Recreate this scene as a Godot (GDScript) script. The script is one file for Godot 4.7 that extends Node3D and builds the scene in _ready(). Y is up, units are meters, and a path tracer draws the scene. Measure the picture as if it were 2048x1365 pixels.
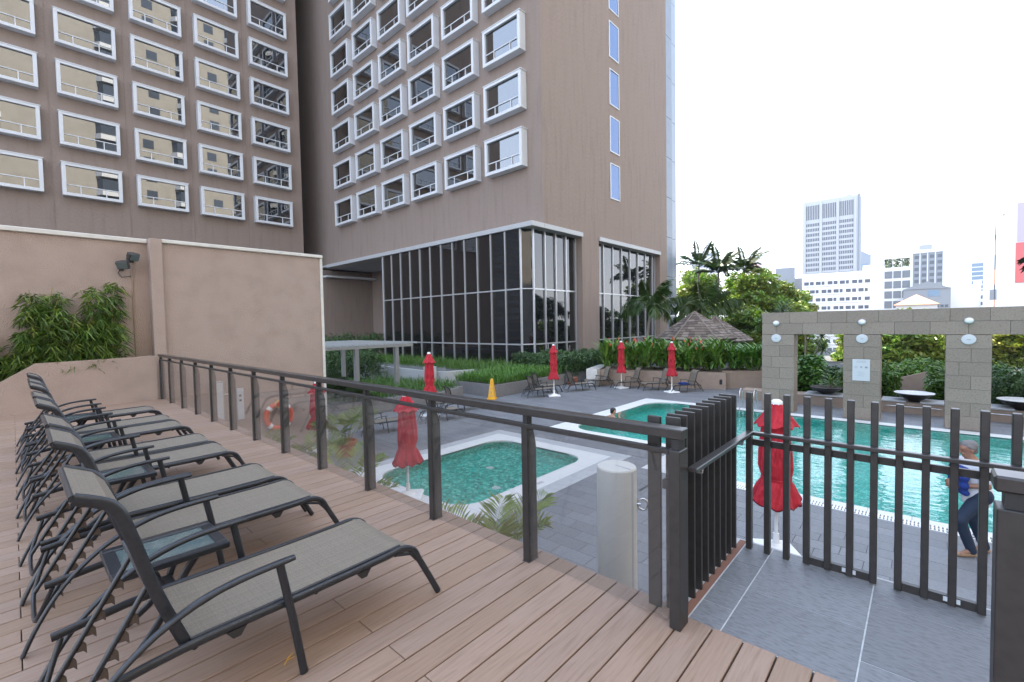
extends Node3D
# Hotel pool terrace. World: x runs along the deck planks, -z along the glass railing, y up.
# The pool terrace lies at y = 0, the timber deck at y = DK, the eye 3.5 m above the pool terrace.

const DK := 1.87
var M := {}
var rng := RandomNumberGenerator.new()
var taken := {}

func _ready() -> void:
	rng.seed = 7
	# ---- camera, sky, sun, exposure
	var cam := Camera3D.new()
	cam.name = "camera"
	cam.position = Vector3(0, 3.5, 0)
	cam.rotation_order = EULER_ORDER_YXZ
	cam.rotation_degrees = Vector3(-2.151, -47.741, -1.047)
	cam.fov = 73.84
	cam.near = 0.05
	cam.far = 4000.0
	cam.current = true
	add_child(cam)
	var env := Environment.new()
	env.background_mode = Environment.BG_SKY
	var sm := ProceduralSkyMaterial.new()
	sm.sky_top_color = lin(0.40, 0.50, 0.68)
	sm.sky_horizon_color = lin(0.92, 0.94, 0.97)
	sm.sky_curve = 0.16
	sm.ground_bottom_color = lin(0.16, 0.16, 0.15)
	sm.ground_horizon_color = lin(0.45, 0.47, 0.48)
	sm.sun_angle_max = 25.0
	sm.sun_curve = 0.12
	var sky := Sky.new()
	sky.sky_material = sm
	env.sky = sky
	env.tonemap_mode = Environment.TONE_MAPPER_LINEAR
	env.tonemap_exposure = 4.5
	env.fog_enabled = true
	env.fog_density = 0.00022
	env.fog_light_color = Color(0.93, 0.96, 1.0)
	env.sdfgi_enabled = true
	env.ssao_enabled = true
	env.ssil_enabled = true
	var we := WorldEnvironment.new()
	we.name = "environment"
	we.environment = env
	add_child(we)
	var sun := DirectionalLight3D.new()
	sun.name = "sun"
	sun.light_color = Color(1.0, 0.95, 0.87)
	sun.light_energy = 1.35
	sun.light_angular_distance = 0.5
	sun.shadow_enabled = true
	add_child(sun)
	sun.look_at_from_position(Vector3(0.3, 0.75, -0.55) * 100.0, Vector3.ZERO, Vector3.UP)
	# ---- scene
	materials()
	setting()
	pools()
	deck()
	walls()
	hotel()
	opposite_building()
	railing()
	landing_fence()
	loungers()
	pool_furniture()
	colonnade()
	planters()
	small_things()
	garden()
	city()
	people()

# ------------------------------------------------------------------ colour and textures
func lin(r: float, g: float, b: float, a := 1.0) -> Color:
	var c := Color(r, g, b).linear_to_srgb()
	c.a = a
	return c

func ntex(sd: int, freq: float, oct: int, tones: Array, size := 512, kind := FastNoiseLite.TYPE_SIMPLEX_SMOOTH) -> NoiseTexture2D:
	var n := FastNoiseLite.new()
	n.seed = sd
	n.noise_type = kind
	n.frequency = freq
	n.fractal_octaves = oct
	var g := Gradient.new()
	var cols := PackedColorArray()
	var offs := PackedFloat32Array()
	for i in tones.size():
		offs.append(float(i) / max(1, tones.size() - 1))
		var t = tones[i]
		cols.append(t if t is Color else Color(t, t, t))
	g.offsets = offs
	g.colors = cols
	var x := NoiseTexture2D.new()
	x.width = size
	x.height = size
	x.seamless = true
	x.noise = n
	x.color_ramp = g
	return x

func nnrm(sd: int, freq: float, oct: int, strength: float, size := 512) -> NoiseTexture2D:
	var n := FastNoiseLite.new()
	n.seed = sd
	n.frequency = freq
	n.fractal_octaves = oct
	var x := NoiseTexture2D.new()
	x.width = size
	x.height = size
	x.seamless = true
	x.as_normal_map = true
	x.bump_strength = strength
	x.noise = n
	return x

func mk(called: String, c: Color, rough: float, tex: Texture2D = null, scale := Vector3.ONE, nrm: Texture2D = null, ns := 1.0, world := true) -> StandardMaterial3D:
	var m := StandardMaterial3D.new()
	m.resource_name = called
	m.albedo_color = c
	m.roughness = rough
	if tex or nrm:
		m.uv1_triplanar = true
		m.uv1_world_triplanar = world
		m.uv1_triplanar_sharpness = 8.0
		m.uv1_scale = scale
	if tex:
		m.albedo_texture = tex
	if nrm:
		m.normal_enabled = true
		m.normal_texture = nrm
		m.normal_scale = ns
	M[called] = m
	return m

# ------------------------------------------------------------------ mesh builder (coordinates minus o)
class MB:
	var v := PackedVector3Array()
	var n := PackedVector3Array()
	var uv := PackedVector2Array()
	var c := PackedColorArray()
	var o := Vector3.ZERO
	var col := Color.WHITE
	var colored := false
	func _init(at := Vector3.ZERO):
		o = at
	func tri(a: Vector3, b: Vector3, d: Vector3, na: Vector3, nb: Vector3, nd: Vector3, ua := Vector2.ZERO, ub := Vector2.ZERO, ud := Vector2.ZERO) -> void:
		# given in either order; emitted clockwise as seen along the normals
		v.append(a - o)
		n.append(na)
		uv.append(ua)
		if (b - a).cross(d - a).dot(na + nb + nd) > 0.0:
			v.append(d - o); n.append(nd); uv.append(ud)
			v.append(b - o); n.append(nb); uv.append(ub)
		else:
			v.append(b - o); n.append(nb); uv.append(ub)
			v.append(d - o); n.append(nd); uv.append(ud)
		if colored:
			c.append(col); c.append(col); c.append(col)
	func quad(a: Vector3, b: Vector3, d: Vector3, e: Vector3, nn := Vector3.ZERO, u0 := Vector2.ZERO, u1 := Vector2.ONE) -> void:
		var f := nn
		if f == Vector3.ZERO:
			f = (b - a).cross(d - a).normalized()
		tri(a, b, d, f, f, f, u0, Vector2(u1.x, u0.y), u1)
		tri(a, d, e, f, f, f, u0, u1, Vector2(u0.x, u1.y))
	func box(at: Vector3, size: Vector3, bs := Basis.IDENTITY, bev := 0.0) -> void:
		var h := size * 0.5
		var b: float = min(bev, min(h.x, min(h.y, h.z)) * 0.9)
		for ax in 3:
			var i := (ax + 1) % 3
			var j := (ax + 2) % 3
			for s in [-1.0, 1.0]:
				var p := []
				for k in [[-1, -1], [1, -1], [1, 1], [-1, 1]]:
					var q := Vector3.ZERO
					q[ax] = s * h[ax]
					q[i] = k[0] * (h[i] - b)
					q[j] = k[1] * (h[j] - b)
					p.append(at + bs * q)
				var nn := Vector3.ZERO
				nn[ax] = s
				nn = bs * nn
				var wu: float = size[i]
				var wv: float = size[j]
				tri(p[0], p[1], p[2], nn, nn, nn, Vector2.ZERO, Vector2(wu, 0), Vector2(wu, wv))
				tri(p[0], p[2], p[3], nn, nn, nn, Vector2.ZERO, Vector2(wu, wv), Vector2(0, wv))
		if b <= 0.0:
			return
		for ax in 3:
			var i := (ax + 1) % 3
			var j := (ax + 2) % 3
			for si in [-1.0, 1.0]:
				for sj in [-1.0, 1.0]:
					var p := []
					for k in [[-1, 0], [1, 0], [1, 1], [-1, 1]]:
						var q := Vector3.ZERO
						q[ax] = k[0] * (h[ax] - b)
						q[i] = si * (h[i] - (b if k[1] == 1 else 0.0))
						q[j] = sj * (h[j] - (b if k[1] == 0 else 0.0))
						p.append(at + bs * q)
					var nn := Vector3.ZERO
					nn[i] = si
					nn[j] = sj
					nn = (bs * nn).normalized()
					tri(p[0], p[1], p[2], nn, nn, nn)
					tri(p[0], p[2], p[3], nn, nn, nn)
		for sx in [-1.0, 1.0]:
			for sy in [-1.0, 1.0]:
				for sz in [-1.0, 1.0]:
					var nn: Vector3 = (bs * Vector3(sx, sy, sz)).normalized()
					tri(at + bs * Vector3(sx * h.x, sy * (h.y - b), sz * (h.z - b)), at + bs * Vector3(sx * (h.x - b), sy * h.y, sz * (h.z - b)), at + bs * Vector3(sx * (h.x - b), sy * (h.y - b), sz * h.z), nn, nn, nn)
	func bx(x0: float, x1: float, y0: float, y1: float, z0: float, z1: float, bev := 0.0) -> void:
		box(Vector3(x0 + x1, y0 + y1, z0 + z1) * 0.5, Vector3(absf(x1 - x0), absf(y1 - y0), absf(z1 - z0)), Basis.IDENTITY, bev)
	func tube(path: Array, r, sides := 8, flat := Vector2.ONE, up := Vector3.UP, caps := true) -> void:
		# flat: scale of the section along the up-ish side and across
		var m := path.size()
		var rings := []
		var norms := []
		var side := Vector3.ZERO
		for k in m:
			var p: Vector3 = path[k]
			var t: Vector3
			if k == 0:
				t = path[1] - p
			elif k == m - 1:
				t = p - path[k - 1]
			else:
				t = (path[k + 1] - p).normalized() + (p - path[k - 1]).normalized()
			t = t.normalized()
			if k == 0:
				side = t.cross(up)
				if side.length() < 0.01:
					side = t.cross(Vector3.RIGHT)
			side = (side - t * side.dot(t)).normalized()
			var w := side.cross(t).normalized()
			var rad: float = r[k] if r is Array else r
			var ring := []
			var nr := []
			for q in sides:
				var a := TAU * q / sides + PI / sides
				var d := side * cos(a) * flat.y + w * sin(a) * flat.x
				ring.append(p + d * rad)
				nr.append((side * cos(a) / flat.y + w * sin(a) / flat.x).normalized())
			rings.append(ring)
			norms.append(nr)
		var run := 0.0
		for k in m - 1:
			var l: float = (path[k + 1] - path[k]).length()
			for q in sides:
				var q2 := (q + 1) % sides
				var ua := Vector2(float(q) / sides, run)
				var ub := Vector2(float(q + 1) / sides, run + l)
				tri(rings[k][q], rings[k][q2], rings[k + 1][q2], norms[k][q], norms[k][q2], norms[k + 1][q2], ua, Vector2(ub.x, ua.y), ub)
				tri(rings[k][q], rings[k + 1][q2], rings[k + 1][q], norms[k][q], norms[k + 1][q2], norms[k + 1][q], ua, ub, Vector2(ua.x, ub.y))
			run += l
		if caps:
			for e in [0, m - 1]:
				var nn: Vector3 = (path[0] - path[1]).normalized() if e == 0 else (path[m - 1] - path[m - 2]).normalized()
				for q in sides:
					tri(path[e], rings[e][q], rings[e][(q + 1) % sides], nn, nn, nn)
	func lathe(at: Vector3, prof: Array, sides := 24, bs := Basis.IDENTITY, wob := 0.0, folds := 0) -> void:
		# prof: Vector2(radius, height); optional folds ripple the radius
		var rings := []
		for p in prof:
			var ring := []
			for q in sides:
				var a := TAU * q / sides
				var rr: float = p.x * (1.0 + (wob * cos(a * folds + p.y * 1.3) if folds > 0 else 0.0))
				ring.append(at + bs * Vector3(cos(a) * rr, p.y, sin(a) * rr))
			rings.append(ring)
		for k in prof.size() - 1:
			for q in sides:
				var q2 := (q + 1) % sides
				var nn := []
				for e in [[k, q], [k, q2], [k + 1, q2], [k + 1, q]]:
					var kk: int = e[0]
					var qq: int = e[1]
					var ta: Vector3 = rings[kk][(qq + 1) % sides] - rings[kk][(qq + sides - 1) % sides]
					var dn: Vector3 = rings[k + 1][qq] - rings[k][qq]
					var nv := ta.cross(dn)
					if nv.length() < 1e-9:
						ta = rings[k + 1][(qq + 1) % sides] - rings[k + 1][(qq + sides - 1) % sides] if kk == k else rings[k][(qq + 1) % sides] - rings[k][(qq + sides - 1) % sides]
						nv = ta.cross(dn)
					nn.append(-nv.normalized())
				if prof[k].x > 1e-6 or prof[k + 1].x > 1e-6:
					tri(rings[k][q], rings[k][q2], rings[k + 1][q2], nn[0], nn[1], nn[2])
					tri(rings[k][q], rings[k + 1][q2], rings[k + 1][q], nn[0], nn[2], nn[3])
	func prism(poly: PackedVector2Array, t: Transform3D, depth: float) -> void:
		var idx := Geometry2D.triangulate_polygon(poly)
		var area := 0.0
		for k in poly.size():
			area += poly[k].cross(poly[(k + 1) % poly.size()])
		for s in [0.0, depth]:
			var nn: Vector3 = t.basis.z.normalized() * (1.0 if s > 0.0 else -1.0)
			for k in range(0, idx.size(), 3):
				var p := []
				for e in 3:
					var q: Vector2 = poly[idx[k + e]]
					p.append(t * Vector3(q.x, q.y, s))
				tri(p[0], p[1], p[2], nn, nn, nn, poly[idx[k]], poly[idx[k + 1]], poly[idx[k + 2]])
		for k in poly.size():
			var a: Vector2 = poly[k]
			var b: Vector2 = poly[(k + 1) % poly.size()]
			var e := (b - a).normalized()
			var nv := Vector3(e.y, -e.x, 0) * (1.0 if area > 0 else -1.0)
			var nn: Vector3 = (t.basis * nv).normalized()
			quad(t * Vector3(a.x, a.y, 0), t * Vector3(b.x, b.y, 0), t * Vector3(b.x, b.y, depth), t * Vector3(a.x, a.y, depth), nn)
	func mesh() -> ArrayMesh:
		var arr := []
		arr.resize(Mesh.ARRAY_MAX)
		arr[Mesh.ARRAY_VERTEX] = v
		arr[Mesh.ARRAY_NORMAL] = n
		arr[Mesh.ARRAY_TEX_UV] = uv
		if colored:
			arr[Mesh.ARRAY_COLOR] = c
		var m := ArrayMesh.new()
		m.add_surface_from_arrays(Mesh.PRIMITIVE_TRIANGLES, arr)
		return m

# ------------------------------------------------------------------ nodes
func numbered(called: String) -> String:
	if not taken.has(called):
		taken[called] = 0
		return called
	taken[called] += 1
	return "%s_%03d" % [called, taken[called]]

func thing(called: String, label: String, category: String, at := Vector3.ZERO, turn := 0.0, group := "") -> Node3D:
	var o := Node3D.new()
	o.name = numbered(called)
	add_child(o)
	o.position = at
	o.rotation.y = turn
	tag(o, label, category, group)
	return o

func tag(o: Node3D, label: String, category: String, group := "") -> void:
	o.set_meta("label", label)
	o.set_meta("category", category)
	if group != "":
		o.set_meta("group", group)

func struct(called: String, at := Vector3.ZERO) -> Node3D:
	var o := Node3D.new()
	o.name = numbered(called)
	add_child(o)
	o.position = at
	o.set_meta("kind", "structure")
	return o

func part(called: String, mesh: Mesh, mat: Material, parent: Node3D, at := Transform3D.IDENTITY) -> MeshInstance3D:
	var o := MeshInstance3D.new()
	o.name = called if parent != self else numbered(called)
	o.mesh = mesh
	o.material_override = mat
	o.transform = at
	parent.add_child(o, true)
	return o

func pm(called: String, mb: MB, mat: Material, parent: Node3D) -> MeshInstance3D:
	return part(called, mb.mesh(), mat, parent)

func multi(called: String, mesh: Mesh, mat: Material, parent: Node3D, where: Array, cols := PackedColorArray()) -> MultiMeshInstance3D:
	var mm := MultiMesh.new()
	mm.transform_format = MultiMesh.TRANSFORM_3D
	mm.use_colors = cols.size() > 0
	mm.mesh = mesh
	mm.instance_count = where.size()
	for i in where.size():
		mm.set_instance_transform(i, where[i])
		if cols.size() > 0:
			mm.set_instance_color(i, cols[i])
	var o := MultiMeshInstance3D.new()
	o.name = called if parent != self else numbered(called)
	o.multimesh = mm
	o.material_override = mat
	parent.add_child(o, true)
	return o

func merged(called: String, mesh: ArrayMesh, mat: Material, parent: Node3D, where: Array, cols := PackedColorArray()) -> MeshInstance3D:
	# many leaves as one mesh
	var arr := mesh.surface_get_arrays(0)
	var bv: PackedVector3Array = arr[Mesh.ARRAY_VERTEX]
	var bn: PackedVector3Array = arr[Mesh.ARRAY_NORMAL]
	var v := PackedVector3Array()
	var n := PackedVector3Array()
	var c := PackedColorArray()
	var one := PackedColorArray()
	one.resize(bv.size())
	for i in where.size():
		var t: Transform3D = where[i]
		v.append_array(t * bv)
		n.append_array(Transform3D(t.basis.orthonormalized(), Vector3.ZERO) * bn)
		if cols.size() > 0:
			one.fill(cols[i])
			c.append_array(one)
	var o := []
	o.resize(Mesh.ARRAY_MAX)
	o[Mesh.ARRAY_VERTEX] = v
	o[Mesh.ARRAY_NORMAL] = n
	if cols.size() > 0:
		o[Mesh.ARRAY_COLOR] = c
	var m := ArrayMesh.new()
	m.add_surface_from_arrays(Mesh.PRIMITIVE_TRIANGLES, o)
	return part(called, m, mat, parent)

func dup(src: Node3D, at: Vector3, turn: float, label := "", group := "") -> Node3D:
	var r: Node3D = src.duplicate()
	var base := String(src.name)
	if base.length() > 4 and base[base.length() - 4] == "_" and base.substr(base.length() - 3).is_valid_int():
		base = base.substr(0, base.length() - 4)
	r.name = numbered(base)
	add_child(r)
	r.position = at
	r.rotation.y = turn
	if label != "":
		r.set_meta("label", label)
	if group != "":
		r.set_meta("group", group)
	return r

func rf(a: float, b: float) -> float:
	return rng.randf_range(a, b)

func arc(pts: Array, per := 5) -> Array:
	# Catmull-Rom through the points
	var out := []
	for i in pts.size() - 1:
		var p0: Vector3 = pts[max(0, i - 1)]
		var p1: Vector3 = pts[i]
		var p2: Vector3 = pts[i + 1]
		var p3: Vector3 = pts[min(pts.size() - 1, i + 2)]
		for k in per:
			out.append(p1.cubic_interpolate(p2, p0, p3, float(k) / per))
	out.append(pts[pts.size() - 1])
	return out

# ------------------------------------------------------------------ materials
func weave_image() -> ImageTexture:
	# sling cloth: taupe and straw yarns crossing
	var s := 256
	var im := Image.create(s, s, false, Image.FORMAT_RGB8)
	var r := RandomNumberGenerator.new()
	r.seed = 11
	var warp := []
	var weft := []
	for i in 64:
		warp.append(r.randf())
		weft.append(r.randf())
	for y in s:
		for x in s:
			var i := x / 4
			var j := y / 4
			var over := (i + j) % 2 == 0
			var t: float = 0.14 * warp[i] + 0.16 * weft[j] + 0.70 * r.randf() if over else 0.10 * warp[i] + 0.26 * weft[j] + 0.64 * r.randf()
			var e := 0.60 + 0.40 * sin(PI * (float(x % 4) + 0.5) / 4.0) * sin(PI * (float(y % 4) + 0.5) / 4.0)
			var c := Color(0.46, 0.43, 0.40).lerp(Color(0.80, 0.76, 0.69), t * (0.75 if over else 1.0))
			c = c * e
			if r.randf() < 0.06:
				c = c.darkened(0.35)
			im.set_pixel(x, y, c)
	return ImageTexture.create_from_image(im)

func mosaic_image() -> ImageTexture:
	# glass mosaic print far below the pick-apart size: mixed greens with pale joints
	var s := 512
	var im := Image.create(s, s, false, Image.FORMAT_RGB8)
	var r := RandomNumberGenerator.new()
	r.seed = 5
	var tones := [Color(0.03, 0.66, 0.61), Color(0.06, 0.76, 0.70), Color(0.18, 0.85, 0.79), Color(0.03, 0.56, 0.54), Color(0.48, 0.92, 0.86), Color(0.05, 0.70, 0.63)]
	for j in 64:
		for i in 64:
			var c: Color = tones[r.randi() % tones.size()]
			c = c.lightened(r.randf() * 0.08)
			im.fill_rect(Rect2i(i * 8, j * 8, 8, 8), Color(0.52, 0.78, 0.74))
			im.fill_rect(Rect2i(i * 8, j * 8, 7, 7), c)
	return ImageTexture.create_from_image(im)

func glass(called: String, c: Color, alpha: float, rough := 0.0) -> StandardMaterial3D:
	var m := StandardMaterial3D.new()
	m.resource_name = called
	c.a = alpha
	m.albedo_color = c
	m.roughness = rough
	m.transparency = BaseMaterial3D.TRANSPARENCY_ALPHA
	M[called] = m
	return m

func mirror(called: String, c: Color, metal: float, rough := 0.02) -> StandardMaterial3D:
	var m := StandardMaterial3D.new()
	m.resource_name = called
	m.albedo_color = c
	m.metallic = metal
	m.roughness = rough
	M[called] = m
	return m

func leaf(called: String, c: Color, back: Color, rough := 0.45) -> StandardMaterial3D:
	var m := StandardMaterial3D.new()
	m.resource_name = called
	m.albedo_color = c
	m.roughness = rough
	m.cull_mode = BaseMaterial3D.CULL_DISABLED
	m.backlight_enabled = true
	m.backlight = back
	m.vertex_color_use_as_albedo = true
	M[called] = m
	return m

func materials() -> void:
	var fine := ntex(1, 0.03, 4, [0.86, 0.95, 1.0])
	var soft := ntex(2, 0.012, 5, [0.93, 0.98, 1.0])
	var bumpy := nnrm(3, 0.30, 2, 4.0)
	var streak := ntex(4, 0.02, 4, [0.70, 0.86, 0.95, 1.0])
	var wood := ntex(6, 0.02, 5, [Color(0.86, 0.84, 0.82), Color(0.95, 0.94, 0.93), Color(1, 1, 1), Color(0.93, 0.91, 0.90)])
	var speck := ntex(8, 0.22, 3, [0.70, 0.96, 1.0, 0.90], 512)
	M.fine = fine
	M.bumpy = bumpy
	# rendered walls
	mk("stucco_tan", lin(0.37, 0.287, 0.246), 0.9, soft, Vector3(0.22, 0.22, 0.22), bumpy, 0.35)
	mk("stucco_tower", lin(0.270, 0.211, 0.178), 0.9, ntex(12, 0.02, 5, [0.93, 0.98, 1.0, 0.98]), Vector3(0.16, 0.02, 0.16), bumpy, 0.10)
	mk("white_trim", lin(0.62, 0.60, 0.56), 0.6, soft, Vector3(0.5, 0.5, 0.5))
	mk("white_paint", lin(0.74, 0.75, 0.76), 0.45)
	mk("white_alu", lin(0.64, 0.66, 0.69), 0.38)
	mk("grey_soffit", lin(0.42, 0.44, 0.47), 0.7)
	mk("alu_silver", lin(0.50, 0.51, 0.53), 0.35)
	M.alu_silver.metallic = 0.6
	mk("clad_blue", lin(0.19, 0.225, 0.28), 0.4, soft, Vector3(0.1, 0.1, 0.1))
	mk("clad_pale", lin(0.25, 0.29, 0.355), 0.35)
	mk("fascia_grey", lin(0.42, 0.43, 0.44), 0.45)
	mk("pergola_grey", lin(0.30, 0.305, 0.30), 0.6)
	mk("pergola_post", lin(0.20, 0.205, 0.205), 0.6)
	mk("parapet_pale", lin(0.40, 0.415, 0.42), 0.6)
	mk("cream", lin(0.42, 0.39, 0.34), 0.85, soft, Vector3(0.05, 0.05, 0.05))
	mirror("room_glass", lin(0.225, 0.232, 0.24), 1.0, 0.01)
	mirror("lobby_glass", lin(0.010, 0.011, 0.013), 0.0, 0.01)
	M.lobby_glass.metallic_specular = 0.85
	mirror("lobby_glass_b", lin(0.010, 0.009, 0.009), 0.0, 0.015)
	M.lobby_glass_b.metallic_specular = 0.6
	mirror("blue_glass", lin(0.10, 0.135, 0.215), 1.0, 0.02)
	mirror("city_glass", lin(0.10, 0.12, 0.15), 0.1, 0.08)
	# deck
	for k in 5:
		var t: float = [1.0, 0.94, 1.05, 0.91, 0.99][k]
		var w: float = [0.0, 0.006, -0.004, 0.004, -0.006][k]
		var d := mk("plank_%d" % k, lin(0.312 * t + w, 0.212 * t, 0.155 * t - w), 0.6, wood, Vector3(0.25, 1.5, 4.5), nnrm(20 + k, 0.12, 3, 3.0, 256), 0.12)
		d.uv1_offset = Vector3(k * 0.37, 0, k * 0.21)
	mk("joist_timber", lin(0.13, 0.095, 0.07), 0.9)
	# slate paving
	for k in 5:
		var t: float = [1.0, 0.9, 1.1, 0.96, 1.05][k]
		var s := mk("slate_%d" % k, lin(0.185 * t, 0.192 * t, 0.207 * t), 0.55, ntex(30 + k, 0.05, 5, [0.76, 0.92, 1.0, 0.94], 256), Vector3(4.0, 1.2, 1.1), nnrm(40 + k, 0.10, 4, 4.0, 256), 0.35)
		s.uv1_offset = Vector3(k * 0.13, 0, k * 0.29)
	mk("screed", lin(0.11, 0.115, 0.12), 0.9, soft, Vector3(0.3, 0.3, 0.3))
	mk("mortar_white", lin(0.55, 0.56, 0.57), 0.9, fine, Vector3(1, 1, 1))
	mk("mortar_red", lin(0.24, 0.12, 0.085), 0.9, speck, Vector3(2, 2, 2))
	mk("coping_white", lin(0.66, 0.66, 0.65), 0.6, speck, Vector3(1.5, 1.5, 1.5))
	mk("coping_grey", lin(0.42, 0.43, 0.44), 0.65, soft, Vector3(0.8, 0.8, 0.8))
	mk("plastic_white", lin(0.75, 0.76, 0.77), 0.4)
	var mo := mosaic_image()
	mk("mosaic", lin(1.0, 1.0, 1.0), 0.35, mo, Vector3(0.4, 0.4, 0.4))
	mk("mosaic_small", lin(0.92, 0.92, 0.86), 0.35, mo, Vector3(0.22, 0.22, 0.22))
	mk("mosaic_band", lin(0.80, 0.85, 0.85), 0.35, mo, Vector3(1.3, 1.3, 1.3))
	# water: refracting sheet, rippled
	var wm := mk("water", lin(0.82, 0.98, 0.96, 0.0), 0.0)
	wm.refraction_enabled = true
	wm.refraction_scale = 0.033
	wm.uv1_triplanar = true
	wm.uv1_world_triplanar = true
	wm.uv1_scale = Vector3(0.36, 0.36, 0.16)
	wm.normal_enabled = true
	wm.normal_texture = nnrm(60, 0.018, 4, 10.0)
	wm.normal_scale = 0.14
	var w2 := mk("water_still", lin(0.82, 0.98, 0.96, 0.0), 0.0)
	w2.refraction_enabled = true
	w2.refraction_scale = 0.033
	w2.uv1_triplanar = true
	w2.uv1_world_triplanar = true
	w2.uv1_scale = Vector3(0.5, 0.5, 0.5)
	w2.normal_enabled = true
	w2.normal_texture = nnrm(61, 0.03, 3, 6.0)
	w2.normal_scale = 0.15
	# metalwork
	mk("bronze_metal", lin(0.045, 0.041, 0.039), 0.42, fine, Vector3(0.8, 0.8, 0.8))
	M.bronze_metal.metallic = 0.25
	mk("bronze_top", lin(0.055, 0.050, 0.048), 0.3, fine, Vector3(0.8, 0.8, 0.8))
	M.bronze_top.metallic = 0.3
	mk("bronze_black", lin(0.018, 0.018, 0.019), 0.5)
	mk("chair_metal", lin(0.036, 0.039, 0.046), 0.30, fine, Vector3(2, 2, 2), null, 1.0, false)
	M.chair_metal.metallic = 0.35
	mk("brown_bracket", lin(0.075, 0.055, 0.045), 0.6)
	mk("steel", lin(0.62, 0.63, 0.64), 0.18)
	M.steel.metallic = 1.0
	glass("rail_glass", lin(0.10, 0.10, 0.095), 0.13)
	glass("clear_glass", lin(0.5, 0.56, 0.56), 0.08)
	glass("table_glass", lin(0.11, 0.15, 0.15), 0.72, 0.08)
	# cloth
	var sl := StandardMaterial3D.new()
	sl.resource_name = "sling"
	sl.albedo_color = lin(0.98, 0.93, 0.86)
	sl.albedo_texture = weave_image()
	sl.roughness = 0.75
	sl.uv1_scale = Vector3(3.6, 3.6, 1)
	M.sling = sl
	mk("canvas_red", lin(0.42, 0.010, 0.024), 0.8, ntex(50, 0.03, 4, [0.75, 1.0, 0.9], 256), Vector3(1.3, 0.35, 1.3), nnrm(51, 0.03, 3, 8.0, 256), 0.7)
	M.canvas_red.rim_enabled = true
	M.canvas_red.rim = 0.25
	mk("towel_blue", lin(0.012, 0.040, 0.22), 0.9, fine, Vector3(4, 4, 4))
	# stone and fittings
	mk("granite_white", lin(0.58, 0.565, 0.53), 0.7, ntex(9, 0.30, 2, [0.45, 0.9, 1.0, 1.0, 0.75]), Vector3(2.0, 2.0, 2.0))
	for k in 4:
		var t: float = [1.0, 0.93, 1.06, 0.97][k]
		mk("sandstone_%d" % k, lin(0.262 * t, 0.218 * t, 0.178 * t), 0.75, ntex(70 + k, 0.05, 5, [0.82, 0.94, 1.0, 0.90], 256), Vector3(1.1, 1.1, 1.1), bumpy, 0.10)
	mk("joint_stone", lin(0.10, 0.085, 0.07), 0.9)
	mk("planter_grey", lin(0.19, 0.185, 0.185), 0.7, soft, Vector3(0.5, 0.5, 0.5))
	mk("planter_tan", lin(0.33, 0.25, 0.195), 0.85, soft, Vector3(0.4, 0.4, 0.4))
	mk("terracotta", lin(0.36, 0.12, 0.055), 0.8, fine, Vector3(2, 2, 2))
	mk("soil", lin(0.05, 0.035, 0.025), 0.95, fine, Vector3(2, 2, 2))
	mk("bowl_black", lin(0.016, 0.016, 0.018), 0.35)
	mk("sign_grey", lin(0.52, 0.55, 0.58), 0.5)
	mk("print_grey", lin(0.24, 0.26, 0.29), 0.6)
	mk("yellow_plastic", lin(0.72, 0.36, 0.012), 0.4)
	mk("orange_plastic", lin(0.66, 0.085, 0.025), 0.5)
	mk("yellow_rope", lin(0.70, 0.38, 0.05), 0.8)
	mk("grey_box", lin(0.34, 0.37, 0.38), 0.5)
	for k in 4:
		mk("shingle_%d" % k, lin([0.165, 0.10, 0.215, 0.13][k], [0.13, 0.078, 0.175, 0.102][k], [0.108, 0.065, 0.15, 0.084][k]), 0.9, fine, Vector3(1.5, 1.5, 1.5))
	mk("timber_dark", lin(0.05, 0.04, 0.033), 0.8)
	mk("bark", lin(0.14, 0.11, 0.085), 0.95, streak, Vector3(2, 0.6, 2), bumpy, 0.8)
	mk("palm_trunk", lin(0.23, 0.20, 0.17), 0.9, streak, Vector3(0.8, 3.0, 0.8))
	mk("cane", lin(0.22, 0.20, 0.06), 0.6)
	# city
	mk("city_white", lin(0.76, 0.77, 0.78), 0.7)
	mk("city_grey", lin(0.24, 0.265, 0.30), 0.7)
	mk("city_concrete", lin(0.46, 0.475, 0.50), 0.7)
	mk("city_shade", lin(0.07, 0.085, 0.115), 0.6)
	mk("city_blue", lin(0.16, 0.25, 0.36), 0.4)
	mk("roof_orange", lin(0.62, 0.30, 0.16), 0.8)
	mk("banner_red", lin(0.72, 0.16, 0.16), 0.7)
	mk("emblem_pink", lin(0.72, 0.42, 0.45), 0.7)
	mk("banner_lilac", lin(0.55, 0.48, 0.56), 0.7)
	mk("asphalt", lin(0.05, 0.052, 0.055), 0.9, soft, Vector3(0.02, 0.02, 0.02))
	# foliage (tinted per leaf)
	leaf("leaf", lin(1, 1, 1), lin(0.35, 0.5, 0.12))
	leaf("leaf_gloss", lin(1, 1, 1), lin(0.25, 0.4, 0.1), 0.3)
	leaf("leaf_dark", lin(1, 1, 1), lin(0.12, 0.2, 0.06), 0.5)
	# skin and clothes
	mk("skin_tan", lin(0.42, 0.23, 0.15), 0.5)
	M.skin_tan.subsurf_scatter_enabled = true
	M.skin_tan.subsurf_scatter_strength = 0.08
	mk("skin_brown", lin(0.27, 0.14, 0.09), 0.5)
	mk("hair_black", lin(0.012, 0.011, 0.012), 0.45)
	mk("hair_grey", lin(0.17, 0.165, 0.165), 0.7, fine, Vector3(20, 4, 20))
	mk("shirt_white", lin(0.70, 0.71, 0.76), 0.85, fine, Vector3(5, 5, 5))
	mk("jeans", lin(0.018, 0.032, 0.062), 0.85, fine, Vector3(6, 6, 6))
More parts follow.
